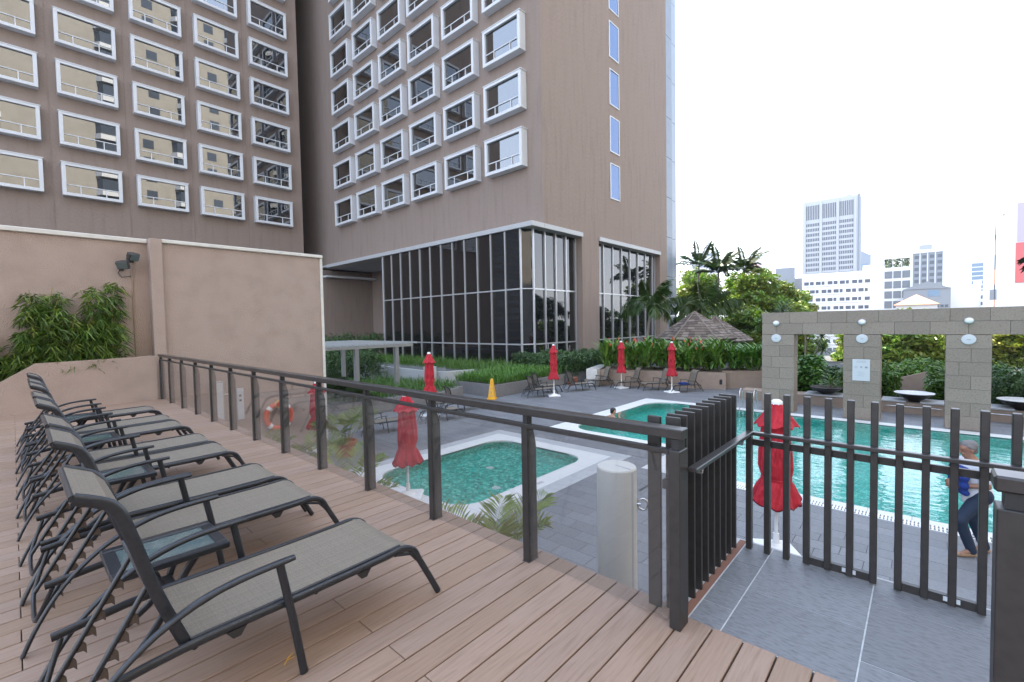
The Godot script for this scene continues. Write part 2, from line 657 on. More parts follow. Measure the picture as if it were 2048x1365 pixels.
	mk("shoe_dark", lin(0.03, 0.028, 0.03), 0.6)
	mk("shoe_tan", lin(0.32, 0.20, 0.12), 0.6)

# ------------------------------------------------------------------ ground, terrace, pools
func tile_rect(out: Array, x0: float, x1: float, z0: float, z1: float, tx: float, tz: float) -> void:
	# running bond, cut at the rectangle's edges: [x0,x1,z0,z1,tone]
	var i := int(floor(x0 / tx))
	while i * tx < x1:
		var sh := tz * 0.5 if i % 2 != 0 else 0.0
		var j := int(floor((z0 - sh) / tz))
		while j * tz + sh < z1:
			var a: float = max(x0, i * tx)
			var b: float = min(x1, (i + 1) * tx)
			var c: float = max(z0, j * tz + sh)
			var d: float = min(z1, (j + 1) * tz + sh)
			if b - a > 0.03 and d - c > 0.03:
				var tone := rng.randi() % 5
				out.append([a, b, c, d, tone])
			j += 1
		i += 1

func setting() -> void:
	var g := MB.new()
	g.quad(Vector3(-1500, -14, 1500), Vector3(2500, -14, 1500), Vector3(2500, -14, -1500), Vector3(-1500, -14, -1500), Vector3.UP)
	var go := pm("ground", g, M.asphalt, self)
	go.set_meta("kind", "structure")
	var t := struct("pool_terrace")
	# slab with openings for the two pools
	var s := MB.new()
	for r in [[-20.0, 5.5, -80.0, 26.0], [5.5, 10.0, -80.0, -9.7], [5.5, 10.0, -6.35, 26.0], [10.0, 10.38, -80.0, 26.0], [10.38, 12.3, -80.0, -4.7], [12.3, 19.0, -80.0, -8.85], [19.0, 60.0, -80.0, 26.0], [10.38, 19.0, 17.1, 26.0]]:
		s.bx(r[0], r[1], -14.0, -0.012, r[2], r[3])
	pm("slab", s, M.screed, t)
	var tiles := []
	tile_rect(tiles, 2.62, 5.0, -13.6, 6.0, 0.3, 0.6)
	tile_rect(tiles, 5.0, 10.0, -5.6, 6.0, 0.3, 0.6)
	tile_rect(tiles, 10.0, 10.78, -5.6, -4.98, 0.3, 0.6)
	tile_rect(tiles, 5.0, 10.78, -20.0, -10.42, 0.3, 0.6)
	tile_rect(tiles, 10.78, 11.9, -20.0, -4.98, 0.3, 0.6)
	tile_rect(tiles, 11.9, 19.35, -20.0, -9.4, 0.3, 0.6)
	tile_rect(tiles, 19.35, 25.5, -20.0, 6.0, 0.3, 0.6)
	tiles.sort_custom(func(a, b): return Vector2(a[0], a[2]).length() < Vector2(b[0], b[2]).length())
	# leave out what the planters cover
	var keep := []
	var rest := {}
	var cache := {}
	for q in tiles:
		var cx: float = (q[0] + q[1]) * 0.5
		var cz: float = (q[2] + q[3]) * 0.5
		if keep.size() < 300 and cz < 1.4 and cx > 2.9 and cz > -11.0 and not (cz > -3.2 and cx < 5.6):
			keep.append(q)
			var key := "%d_%d_%d" % [roundi((q[1] - q[0]) * 1000), roundi((q[3] - q[2]) * 1000), 0]
			if not cache.has(key):
				var b := MB.new()
				b.box(Vector3(0, -0.006, 0), Vector3(q[1] - q[0] - 0.006, 0.012, q[3] - q[2] - 0.006), Basis.IDENTITY, 0.002)
				cache[key] = b.mesh()
			part("paving_tile", cache[key], M["slate_%d" % q[4]], t, Transform3D(Basis.IDENTITY, Vector3(cx, rf(-0.0012, 0.0012), cz)))
		else:
			if not rest.has(q[4]):
				rest[q[4]] = MB.new()
			rest[q[4]].bx(q[0] + 0.003, q[1] - 0.003, -0.012, rf(-0.001, 0.001), q[2] + 0.003, q[3] - 0.003)
	for k in rest:
		var o := pm("paving", rest[k], M["slate_%d" % k], t)
		o.set_meta("kind", "stuff")
	# drain slots
	for d in [[6.1, -3.65, 0.0], [8.6, -4.35, 0.0]]:
		var b := MB.new()
		b.bx(d[0], d[0] + 0.62, 0.0015, 0.004, d[1], d[1] + 0.05)
		pm("drain_slot", b, M.bronze_black, t)

func rounded(x0: float, x1: float, z0: float, z1: float, r: float, seg := 8) -> PackedVector2Array:
	var p := PackedVector2Array()
	for c in [[x1 - r, z1 - r, 0.0], [x0 + r, z1 - r, 90.0], [x0 + r, z0 + r, 180.0], [x1 - r, z0 + r, 270.0]]:
		for k in seg + 1:
			var a := deg_to_rad(c[2] + 90.0 * k / seg)
			p.append(Vector2(c[0] + cos(a) * r, c[1] + sin(a) * r))
	return p

func basin(t: Node3D, poly: PackedVector2Array, depth: float, wl: float, mat: Material, water: Material, holes_in := []) -> void:
	var b := MB.new()
	var w := MB.new()
	var e := MB.new()
	var area := 0.0
	for k in poly.size():
		area += poly[k].cross(poly[(k + 1) % poly.size()])
	for k in poly.size():
		var p := poly[k]
		var q := poly[(k + 1) % poly.size()]
		if p.distance_to(q) < 1e-4:
			continue
		var d := (q - p).normalized()
		var nn := Vector3(-d.y, 0, d.x) * (1.0 if area > 0 else -1.0)
		b.quad(Vector3(p.x, -depth, p.y), Vector3(q.x, -depth, q.y), Vector3(q.x, -0.16, q.y), Vector3(p.x, -0.16, p.y), nn)
		e.quad(Vector3(p.x, -0.16, p.y), Vector3(q.x, -0.16, q.y), Vector3(q.x, -0.012, q.y), Vector3(p.x, -0.012, p.y), nn)
	var idx := Geometry2D.triangulate_polygon(poly)
	for k in range(0, idx.size(), 3):
		for z in 2:
			var y := -depth if z == 0 else wl
			var p0 := Vector3(poly[idx[k]].x, y, poly[idx[k]].y)
			var p1 := Vector3(poly[idx[k + 1]].x, y, poly[idx[k + 1]].y)
			var p2 := Vector3(poly[idx[k + 2]].x, y, poly[idx[k + 2]].y)
			(b if z == 0 else w).tri(p0, p1, p2, Vector3.UP, Vector3.UP, Vector3.UP)
	pm("basin", b, mat, t)
	pm("waterline_band", e, M.mosaic_band, t)
	pm("water", w, water, t)

func coping_run(t: Node3D, a: Vector3, b: Vector3, wide: Vector3, step: float, mat: Material, top := 0.006) -> void:
	# stones laid along a..b, each reaching from the edge by `wide`
	var l := (b - a).length()
	var n := int(max(1, round(l / step)))
	var d := (b - a) / l
	for k in n:
		var p := a + d * (l * k / n + 0.002)
		var q := a + d * (l * (k + 1) / n - 0.002)
		var m := MB.new()
		var c := (p + q + wide) * 0.5
		m.box(Vector3(c.x, top - 0.03, c.z), Vector3(absf(q.x - p.x) + absf(wide.x), 0.06, absf(q.z - p.z) + absf(wide.z)), Basis.IDENTITY, 0.004)
		pm("coping_stone", m, mat, t)

func corner_fill(t: Node3D, c: Vector2, s: Vector2, r: float) -> void:
	# the coping piece that rounds an inner corner of a pool
	var p := PackedVector2Array()
	p.append(c)
	for k in 9:
		var a := deg_to_rad(90.0 * k / 8.0)
		p.append(Vector2(c.x + s.x * (r - r * cos(a)), c.y + s.y * (r - r * sin(a))))
	var m := MB.new()
	m.prism(p, Transform3D(Basis(Vector3(1, 0, 0), Vector3(0, 0, 1), Vector3(0, -1, 0)), Vector3(0, 0.004, 0)), 0.05)
	pm("coping_stone", m, M.coping_white, t)

func pools() -> void:
	var t := struct("swimming_pool")
	var poly := PackedVector2Array([Vector2(12.4, -8.75), Vector2(18.9, -8.75), Vector2(18.9, 17.0), Vector2(10.45, 17.0), Vector2(10.45, -4.6), Vector2(12.4, -4.6)])
	basin(t, poly, 1.25, -0.03, M.mosaic, M.water)
	coping_run(t, Vector3(11.95, 0, -8.75), Vector3(19.3, 0, -8.75), Vector3(0, 0, -0.6), 0.6, M.coping_white)
	coping_run(t, Vector3(12.4, 0, -8.75), Vector3(12.4, 0, -4.6), Vector3(-0.45, 0, 0), 0.6, M.coping_white)
	coping_run(t, Vector3(10.45, 0, -4.6), Vector3(12.4, 0, -4.6), Vector3(0, 0, -0.38), 0.65, M.coping_white)
	coping_run(t, Vector3(10.45, 0, -4.98), Vector3(10.45, 0, 9.0), Vector3(-0.20, 0, 0), 0.6, M.coping_white)
	coping_run(t, Vector3(18.9, 0, -8.75), Vector3(18.9, 0, 9.0), Vector3(0.42, 0, 0), 0.6, M.coping_white)
	corner_fill(t, Vector2(12.4, -8.75), Vector2(1, 1), 0.75)
	corner_fill(t, Vector2(18.9, -8.75), Vector2(-1, 1), 0.9)
	corner_fill(t, Vector2(12.4, -4.6), Vector2(1, -1), 0.5)
	# overflow grating along the near edge: white slats over a dark channel
	var ch := MB.new()
	ch.bx(10.0, 10.25, -0.03, -0.02, -4.98, 9.0)
	pm("channel", ch, M.bronze_black, t)
	var gr := MB.new()
	gr.bx(10.0, 10.02, -0.02, 0.004, -4.98, 9.0)
	gr.bx(10.115, 10.135, -0.02, 0.004, -4.98, 9.0)
	gr.bx(10.235, 10.249, -0.02, 0.004, -4.98, 9.0)
	var z := -4.97
	while z < 6.0:
		gr.bx(10.02, 10.235, -0.015, 0.003, z, z + 0.026)
		z += 0.05
	var go := pm("overflow_grating", gr, M.plastic_white, t)
	go.set_meta("kind", "stuff")
	# plunge pool
	var p := struct("plunge_pool")
	basin(p, rounded(5.6, 9.9, -9.6, -6.45, 0.0, 1), 0.60, -0.035, M.mosaic_small, M.water_still)
	for c in [[5.6, -9.6, 1, 1], [9.9, -9.6, -1, 1], [9.9, -6.45, -1, -1], [5.6, -6.45, 1, -1]]:
		corner_fill(p, Vector2(c[0], c[1]), Vector2(c[2], c[3]), 0.55)
	coping_run(p, Vector3(5.15, 0, -9.6), Vector3(10.35, 0, -9.6), Vector3(0, 0, -0.45), 0.6, M.coping_white)
	coping_run(p, Vector3(5.15, 0, -6.45), Vector3(10.35, 0, -6.45), Vector3(0, 0, 0.45), 0.6, M.coping_white)
	coping_run(p, Vector3(5.6, 0, -9.6), Vector3(5.6, 0, -6.45), Vector3(-0.45, 0, 0), 0.6, M.coping_white)
	coping_run(p, Vector3(9.9, 0, -9.6), Vector3(9.9, 0, -6.45), Vector3(0.45, 0, 0), 0.6, M.coping_white)
	coping_run(p, Vector3(5.0, 0, -10.05), Vector3(10.76, 0, -10.05), Vector3(0, 0, -0.36), 0.6, M.coping_grey, 0.003)
	coping_run(p, Vector3(5.0, 0, -6.0), Vector3(10.76, 0, -6.0), Vector3(0, 0, 0.39), 0.6, M.coping_grey, 0.003)
	coping_run(p, Vector3(10.35, 0, -10.05), Vector3(10.35, 0, -6.0), Vector3(0.41, 0, 0), 0.6, M.coping_grey, 0.003)
	coping_run(p, Vector3(5.15, 0, -10.05), Vector3(5.15, 0, -6.0), Vector3(-0.15, 0, 0), 0.6, M.coping_grey, 0.003)
	# drain lids in the coping
	for d in [[7.55, -6.2], [6.4, -9.82]]:
		var b := MB.new()
		b.bx(d[0], d[0] + 0.2, 0.007, 0.01, d[1] - 0.05, d[1] + 0.05)
		pm("drain_lid", b, M.coping_grey, p)
	# two bubbling jets are seen as pale rings: the inlet covers
	for d in [[8.2, -8.3], [7.3, -7.2]]:
		var b := MB.new()
		b.lathe(Vector3(d[0], -0.59, d[1]), [Vector2(0.0, 0.03), Vector2(0.09, 0.03), Vector2(0.11, 0.0)], 16)
		pm("inlet_cover", b, M.plastic_white, p)

# ------------------------------------------------------------------ timber deck
func deck() -> void:
	var t := struct("timber_deck")
	var b := MB.new()
	b.bx(-6.0, 2.40, -0.01, DK - 0.30, -13.4, 8.0)
	pm("deck_base", b, M.joist_timber, t)
	for jx in [-5.0, -4.2, -3.4, -2.6, -1.8, -1.0, -0.2, 0.6, 1.4, 2.2]:
		b = MB.new()
		b.bx(jx - 0.03, jx + 0.03, DK - 0.30, DK - 0.026, -13.4, 8.0)
		pm("joist", b, M.joist_timber, t)
	b = MB.new()
	b.bx(2.40, 2.47, -0.01, DK - 0.03, -13.4, -1.0)
	pm("deck_skirt", b, M.planter_tan, t)
	var cache := {}
	var k := -52
	while k <= 90:
		var zc := -0.96 - 0.15 * k + 0.075 - 0.15
		k += 1
		if zc < -13.37 or zc > 6.5:
			continue
		var xe := 2.50 if zc < -0.93 else 2.44
		if zc > -0.93 and zc < 1.4:
			xe = 2.44
		var cuts := [-5.9, -2.53, -0.03, xe] if (k & 1) == 0 else [-5.9, -3.8, -1.29, 1.23, xe]
		for i in cuts.size() - 1:
			if zc > 2.0 and i == 0:
				pass
			var l: float = cuts[i + 1] - cuts[i] - 0.004
			var key := roundi(l * 1000)
			if not cache.has(key):
				var m := MB.new()
				m.box(Vector3(0, -0.0125, 0), Vector3(l, 0.025, 0.1415), Basis.IDENTITY, 0.003)
				cache[key] = m.mesh()
			part("plank", cache[key], M["plank_%d" % (rng.randi() % 5)], t, Transform3D(Basis.IDENTITY, Vector3((cuts[i] + cuts[i + 1]) * 0.5, DK + rf(-0.0008, 0.0008), zc)))
	# landing beside the deck, slate tiles with white joints
	var la := struct("landing")
	var lb := MB.new()
	lb.bx(2.442, 3.62, -0.012, DK - 0.0145, -1.06, 2.6)
	pm("landing_slab", lb, M.mortar_white, la)
	lb = MB.new()
	lb.bx(2.45, 3.6, DK - 0.014, DK - 0.011, -1.0, -0.955)
	pm("edge_bedding", lb, M.mortar_red, la)
	var n := 0
	for row in [[-0.95, -0.78, [2.447, 2.68, 2.97, 3.26, 3.6]], [-0.78, -0.21, [2.447, 2.955, 3.6]], [-0.21, 0.36, [2.447, 2.67, 3.27, 3.6]], [0.36, 0.93, [2.447, 2.955, 3.6]], [0.93, 1.5, [2.447, 2.67, 3.27, 3.6]], [1.5, 2.07, [2.447, 2.955, 3.6]], [2.07, 2.6, [2.447, 2.67, 3.27, 3.6]]]:
		for i in row[2].size() - 1:
			var x0: float = row[2][i]
			var x1: float = row[2][i + 1]
			var m := MB.new()
			m.box(Vector3((x0 + x1) * 0.5, DK - 0.019, (row[0] + row[1]) * 0.5), Vector3(x1 - x0 - 0.005, 0.014, row[1] - row[0] - 0.007), Basis.IDENTITY, 0.0015)
			pm("landing_tile", m, M["slate_%d" % ((n * 2 + 2) % 5)], la)
			n += 1

# ------------------------------------------------------------------ walls at the end of the deck
func walls() -> void:
	var t := thing("boundary_wall", "tall tan rendered wall with white coping and a flat pier", "wall", Vector3(3, 0, -13.9))
	var b := MB.new(t.position)
	b.bx(-8.0, 2.28, -0.01, 5.60, -14.3, -13.95)
	pm("wall_panel", b, M.stucco_tan, t)
	b = MB.new(t.position)
	b.bx(2.52, 6.42, -0.01, 5.62, -14.1, -13.75)
	pm("wall_panel", b, M.stucco_tan, t)
	b = MB.new(t.position)
	b.bx(2.28, 2.52, -0.01, 5.70, -14.2, -13.66, 0.01)
	pm("pier", b, M.stucco_tan, t)
	b = MB.new(t.position)
	b.bx(-8.0, 2.278, 5.60, 5.70, -14.36, -13.89, 0.012)
	pm("coping", b, M.white_trim, t)
	b = MB.new(t.position)
	b.bx(2.522, 6.50, 5.62, 5.71, -14.15, -13.69, 0.012)
	pm("coping", b, M.white_trim, t)
	b = MB.new(t.position)
	b.bx(6.42, 6.50, -0.01, 5.618, -14.12, -13.72, 0.01)
	pm("end_trim", b, M.white_trim, t)
	# low planter wall with a sloped end
	var w := thing("planter_wall", "low tan rendered wall with a sloped end behind the deck", "wall", Vector3(1, DK, -13.45))
	b = MB.new(w.position)
	var poly := PackedVector2Array([Vector2(-7.0, 0), Vector2(2.26, 0), Vector2(2.26, 2.905), Vector2(0.29, 2.87), Vector2(-0.50, 2.33), Vector2(-7.0, 2.33)])
	b.prism(poly, Transform3D(Basis.IDENTITY, Vector3(0, 0, -13.53)), 0.15)
	pm("wall_panel", b, M.stucco_tan, w)
	b = MB.new(w.position)
	b.bx(-6.9, 2.2, 1.2, 2.15, -13.93, -13.54)
	pm("soil_bed", b, M.soil, w)
	# floodlights on a bracket with a conduit
	for f in [[1.78, 5.02, "floodlight", "square floodlight lower on the wall bracket, tilted to the left"], [1.97, 5.22, "floodlight", "square floodlight at the top of the conduit, turned to the right"]]:
		var l := thing(f[2], f[3], "floodlight", Vector3(f[0], f[1], -13.9), 0.0, "floodlights on the tall tan wall")
		var bs := Basis.from_euler(Vector3(0.5, -0.5 if f[0] < 1.9 else 0.6, 0.1))
		b = MB.new()
		b.box(Vector3(0, 0, 0.22), Vector3(0.24, 0.18, 0.10), bs, 0.015)
		b.box(Vector3(0, 0.02, 0.22) + bs * Vector3(0, 0.0, -0.07), Vector3(0.16, 0.12, 0.06), bs, 0.01)
		pm("housing", b, M.bronze_metal, l)
		b = MB.new()
		b.box(Vector3(0, 0, 0.22) + bs * Vector3(0, 0, 0.052), Vector3(0.20, 0.14, 0.006), bs)
		pm("lens", b, M.table_glass, l)
		b = MB.new()
		b.tube([Vector3(0, -0.06, -0.045), Vector3(0, -0.06, 0.16), Vector3(0, -0.03, 0.21)], 0.012, 6)
		b.box(Vector3(0, -0.06, -0.03), Vector3(0.09, 0.09, 0.03), Basis.IDENTITY, 0.005)
		pm("arm", b, M.bronze_metal, l)
	var cd := thing("conduit_pipe", "thin tan conduit running down the tall wall below the floodlights", "pipe", Vector3(1.96, 2.2, -13.93))
	b = MB.new(cd.position)
	b.tube([Vector3(1.97, 5.16, -13.935), Vector3(1.97, 4.0, -13.935), Vector3(1.98, 2.2, -13.935)], 0.016, 6)
	pm("pipe", b, M.planter_tan, cd)
	b = MB.new(cd.position)
	b.tube([Vector3(1.78, 4.96, -13.935), Vector3(1.72, 4.86, -13.935), Vector3(1.78, 4.76, -13.935), Vector3(1.96, 4.80, -13.935)], 0.008, 5)
	pm("cable", b, M.bronze_metal, cd)
	# cabinets on the lower part of the wall
	var c := thing("electric_cabinet", "tall grey metal cabinet fixed to the tan wall behind the railing", "cabinet", Vector3(3.52, 0.98, -13.75))
	b = MB.new(c.position)
	b.bx(3.37, 3.66, 0.98, 2.14, -13.748, -13.55, 0.01)
	pm("body", b, M.grey_box, c)
	b = MB.new(c.position)
	b.bx(3.39, 3.64, 1.02, 2.10, -13.549, -13.538, 0.003)
	pm("door", b, M.sign_grey, c)
	b = MB.new(c.position)
	b.tube([Vector3(3.66, 1.78, -13.72), Vector3(3.99, 1.76, -13.72)], 0.014, 6)
	pm("pipe", b, M.plastic_white, c)
	c = thing("switch_box", "small pale switch box with two sockets on the tan wall", "box", Vector3(4.08, 1.03, -13.75))
	b = MB.new(c.position)
	b.bx(4.0, 4.16, 1.05, 1.9, -13.748, -13.66, 0.008)
	pm("body", b, M.sign_grey, c)
	for y in [1.68, 1.55]:
		b = MB.new(c.position)
		b.bx(4.05, 4.10, y, y + 0.05, -13.659, -13.64)
		pm("socket", b, M.bronze_metal, c)

# ------------------------------------------------------------------ hotel
func window_box(w: float, h: float, dep: float, fr: float) -> Array:
	var f := MB.new()
	f.bx(-w / 2, w / 2, h - fr * 0.9, h, -0.02, dep, 0.012)
	f.bx(-w / 2, w / 2, 0, fr, -0.02, dep, 0.012)
	f.bx(-w / 2, -w / 2 + fr, fr + 0.001, h - fr * 0.9 - 0.001, -0.02, dep - 0.003, 0.008)
	f.bx(w / 2 - fr, w / 2, fr + 0.001, h - fr * 0.9 - 0.001, -0.02, dep - 0.003, 0.008)
	var lip := MB.new()
	lip.bx(-w / 2 - 0.05, w / 2 + 0.05, h + 0.001, h + 0.07, 0.0, dep + 0.03, 0.01)
	var p := MB.new()
	p.bx(-w / 2 + fr, w / 2 - fr, fr, h - fr * 0.9, dep - 0.20, dep - 0.17)
	var r := MB.new()
	var iw := w - 2 * fr
	var ry := fr + 0.62
	r.bx(-iw / 2, iw / 2, ry, ry + 0.07, dep - 0.165, dep - 0.11, 0.008)
	var posts := MB.new()
	posts.bx(-0.03, 0.03, fr, ry - 0.001, dep - 0.163, dep - 0.115)
	return [f.mesh(), lip.mesh(), p.mesh(), r.mesh(), posts.mesh(), iw]

func put_window(hotel: Node3D, wm: Array, at: Vector3, turn: float) -> void:
	var tf := Transform3D(Basis(Vector3.UP, turn), at)
	var w := part("window", wm[0], M.white_alu, hotel, tf)
	part("top_lip", wm[1], M.white_alu, w)
	# panes sit a hair out of true, as real ones do
	var tl := Transform3D(Basis.from_euler(Vector3(rf(-0.004, 0.004), rf(-0.005, 0.005), 0)), Vector3.ZERO)
	part("pane", wm[2], M.room_glass, w, tl)
	part("guard_rail", wm[3], M.white_alu, w)
	for s in [-0.24, 0.25]:
		part("guard_post", wm[4], M.white_alu, w, Transform3D(Basis.IDENTITY, Vector3(s * wm[5], 0, 0)))

func hotel() -> void:
	var h := thing("hotel_building", "brown rendered hotel with white box windows and a dark glazed lobby", "building", Vector3(30, 0, -40))
	var b := MB.new(h.position)
	b.bx(-5.2, 22.65, -0.012, 82.0, -66.0, -52.27)
	pm("wing_wall", b, M.stucco_tower, h)
	b = MB.new(h.position)
	b.bx(22.651, 25.319, -0.012, 82.0, -67.0, -65.0)
	pm("recess_wall", b, M.stucco_tower, h)
	b = MB.new(h.position)
	b.bx(25.32, 46.0, 10.5, 82.0, -66.0, -19.86)
	pm("tower_wall", b, M.stucco_tower, h)
	b = MB.new(h.position)
	b.bx(22.652, 25.318, 46.0, 82.0, -64.9, -52.4)
	pm("link_block", b, M.stucco_tower, h)
	# shallow vertical ribs on the wing between the window columns
	for k in 5:
		b = MB.new(h.position)
		var xr := -2.09 + 4.79 * k
		b.bx(xr - 0.02, xr + 0.02, 0, 82.0, -52.27, -52.235)
		pm("rib", b, M.stucco_tower, h)
	# lower storeys behind the glass, piers, undercroft
	b = MB.new(h.position)
	b.bx(25.5, 45.9, -0.012, 10.4, -38.4, -20.56)
	pm("lobby_core", b, M.stucco_tower, h)
	b = MB.new(h.position)
	b.bx(30.2, 32.67, -0.012, 10.499, -20.55, -19.86)
	pm("pier", b, M.stucco_tower, h)
	b = MB.new(h.position)
	b.bx(44.31, 46.0, -0.012, 10.499, -20.55, -19.86)
	pm("pier", b, M.stucco_tower, h)
	b = MB.new(h.position)
	b.bx(31.0, 46.0, -0.012, 10.4, -66.0, -38.45)
	b.bx(24.3, 31.0, -0.012, 10.2, -58.0, -52.0)
	pm("undercroft_wall", b, M.stucco_tower, h)
	b = MB.new(h.position)
	b.bx(24.5, 24.95, -0.012, 10.15, -39.2, -38.75)
	pm("column", b, M.white_paint, h)
	b = MB.new(h.position)
	b.bx(24.07, 31.0, 10.30, 10.48, -51.5, -38.41)
	pm("soffit", b, M.grey_soffit, h)
	b = MB.new(h.position)
	b.bx(24.6, 31.0, 9.3, 9.5, -51.9, -50.9)
	pm("soffit_beam", b, M.white_alu, h)
	# canopy fascia round the lobby
	b = MB.new(h.position)
	b.bx(23.95, 25.318, 10.16, 10.50, -49.6, -19.72, 0.02)
	pm("canopy", b, M.fascia_grey, h)
	b = MB.new(h.position)
	b.bx(25.322, 30.198, 10.16, 10.50, -20.5, -19.72, 0.02)
	pm("canopy", b, M.fascia_grey, h)
	b = MB.new(h.position)
	b.bx(32.672, 44.308, 10.16, 10.50, -20.5, -19.72, 0.02)
	pm("canopy", b, M.fascia_grey, h)
	# lobby glazing: panes, mullions, transoms
	var rows := [[0.05, 2.0], [2.06, 5.92], [6.0, 10.15]]
	var gb := Node3D.new()
	gb.name = "lobby_glazing"
	h.add_child(gb)
	gb.position = Vector3(24.17, 0, -20.46) - h.position
	var zs := []
	for k in 13:
		zs.append(-20.97 - 1.453 * k)
	var gp := Vector3(24.17, 0, -20.46)
	for k in 12:
		for r in rows:
			var m := MB.new()
			var w: float = 1.453 - 0.06
			m.bx(-0.02, 0.0, r[0], r[1], -w / 2, w / 2)
			part("pane", m.mesh(), M.lobby_glass_b, gb, Transform3D(Basis.from_euler(Vector3(0, rf(-0.003, 0.003), rf(-0.003, 0.003))), Vector3(24.19, 0, (zs[k] + zs[k + 1]) * 0.5) - gp))
	for z in zs:
		var m := MB.new(gp)
		m.bx(24.05, 24.22, 0.0, 10.158, z - 0.045, z + 0.045, 0.008)
		pm("mullion", m, M.alu_silver, gb)
	for y in [2.03, 5.96]:
		var m := MB.new(gp)
		m.bx(24.10, 24.20, y - 0.05, y + 0.05, zs[12], zs[0])
		pm("transom", m, M.alu_silver, gb)
		m = MB.new(gp)
		var a := Vector3(24.15, y, -20.97)
		var e := Vector3(24.87, y, -20.44)
		m.tube([a, e], 0.06, 4)
		pm("transom", m, M.alu_silver, gb)
	for r in rows:
		var m := MB.new(gp)
		m.quad(Vector3(24.17, r[0], -20.95), Vector3(24.87, r[0], -20.46), Vector3(24.87, r[1], -20.46), Vector3(24.17, r[1], -20.95))
		pm("pane", m, M.lobby_glass, gb)
	for grp in [[24.87, 30.1, 1.30], [33.73 - 1.05, 44.3, 1.58]]:
		var xs := []
		var x: float = grp[0]
		while x < grp[1] - 0.4:
			xs.append(x)
			x += grp[2]
		xs.append(grp[1])
		for k in xs.size() - 1:
			for r in rows:
				var m := MB.new()
				var w: float = xs[k + 1] - xs[k] - 0.06
				m.bx(-w / 2, w / 2, r[0], r[1], 0.0, 0.02)
				part("pane", m.mesh(), M.lobby_glass, gb, Transform3D(Basis.from_euler(Vector3(rf(-0.003, 0.003), rf(-0.004, 0.004), 0)), Vector3((xs[k] + xs[k + 1]) * 0.5, 0, -20.5) - gp))
		for xx in xs:
			var m := MB.new(gp)
			m.bx(xx - 0.045, xx + 0.045, 0.0, 10.158, -20.53, -20.36, 0.008)
			pm("mullion", m, M.alu_silver, gb)
		for y in [2.03, 5.96]:
			var m := MB.new(gp)
			m.bx(xs[0], xs[xs.size() - 1], y - 0.05, y + 0.05, -20.52, -20.40)
			pm("transom", m, M.alu_silver, gb)
	# a lobby door leaf on the terrace side
	var dm := MB.new(gp)
	dm.bx(26.35, 26.43, 0, 2.0, -20.42, -20.38)
	dm.bx(27.2, 27.28, 0, 2.0, -20.42, -20.38)
	pm("door_frame", dm, M.alu_silver, gb)
	# box windows
	var wm := window_box(3.74, 2.62, 0.62, 0.24)
	for r in 8:
		for k in 6:
			put_window(h, wm, Vector3(25.32, 14.74 + 4.045 * r, -23.06 - 4.765 * k) - h.position, -PI / 2)
	for r in 7:
		for k in 5:
			put_window(h, wm, Vector3(0.30 + 4.79 * k, 14.63 + 4.045 * r, -52.27) - h.position, 0.0)
	# slim corridor windows on the end face
	for r in 5:
		var y := 14.0 + 3.93 * r
		var f := MB.new()
		f.bx(-0.80, -0.72, 0, 3.0, -0.01, 0.06)
		f.bx(0.72, 0.80, 0, 3.0, -0.01, 0.06)
		f.bx(-0.719, 0.719, 2.92, 3.0, -0.01, 0.058)
		f.bx(-0.719, 0.719, 0, 0.08, -0.01, 0.058)
		var wn := part("corridor_window", f.mesh(), M.white_alu, h, Transform3D(Basis.IDENTITY, Vector3(35.4, y, -19.86) - h.position))
		f = MB.new()
		f.bx(-0.719, 0.719, 0.081, 2.919, 0.0, 0.02)
		part("pane", f.mesh(), M.blue_glass, wn, Transform3D(Basis.from_euler(Vector3(rf(-0.006, 0.006), rf(-0.006, 0.006), 0)), Vector3.ZERO))
	# metal-clad end strip
	for y in 20:
		b = MB.new(h.position)
		b.bx(46.002, 47.5, -0.012 + 4.1 * y, 4.05 + 4.1 * y, -24.0, -19.9)
		pm("cladding_panel", b, M.clad_blue, h)
		b = MB.new(h.position)
		b.bx(47.502, 48.9, -0.012 + 4.1 * y, 4.05 + 4.1 * y, -25.0, -20.05)
		pm("cladding_panel", b, M.clad_pale, h)

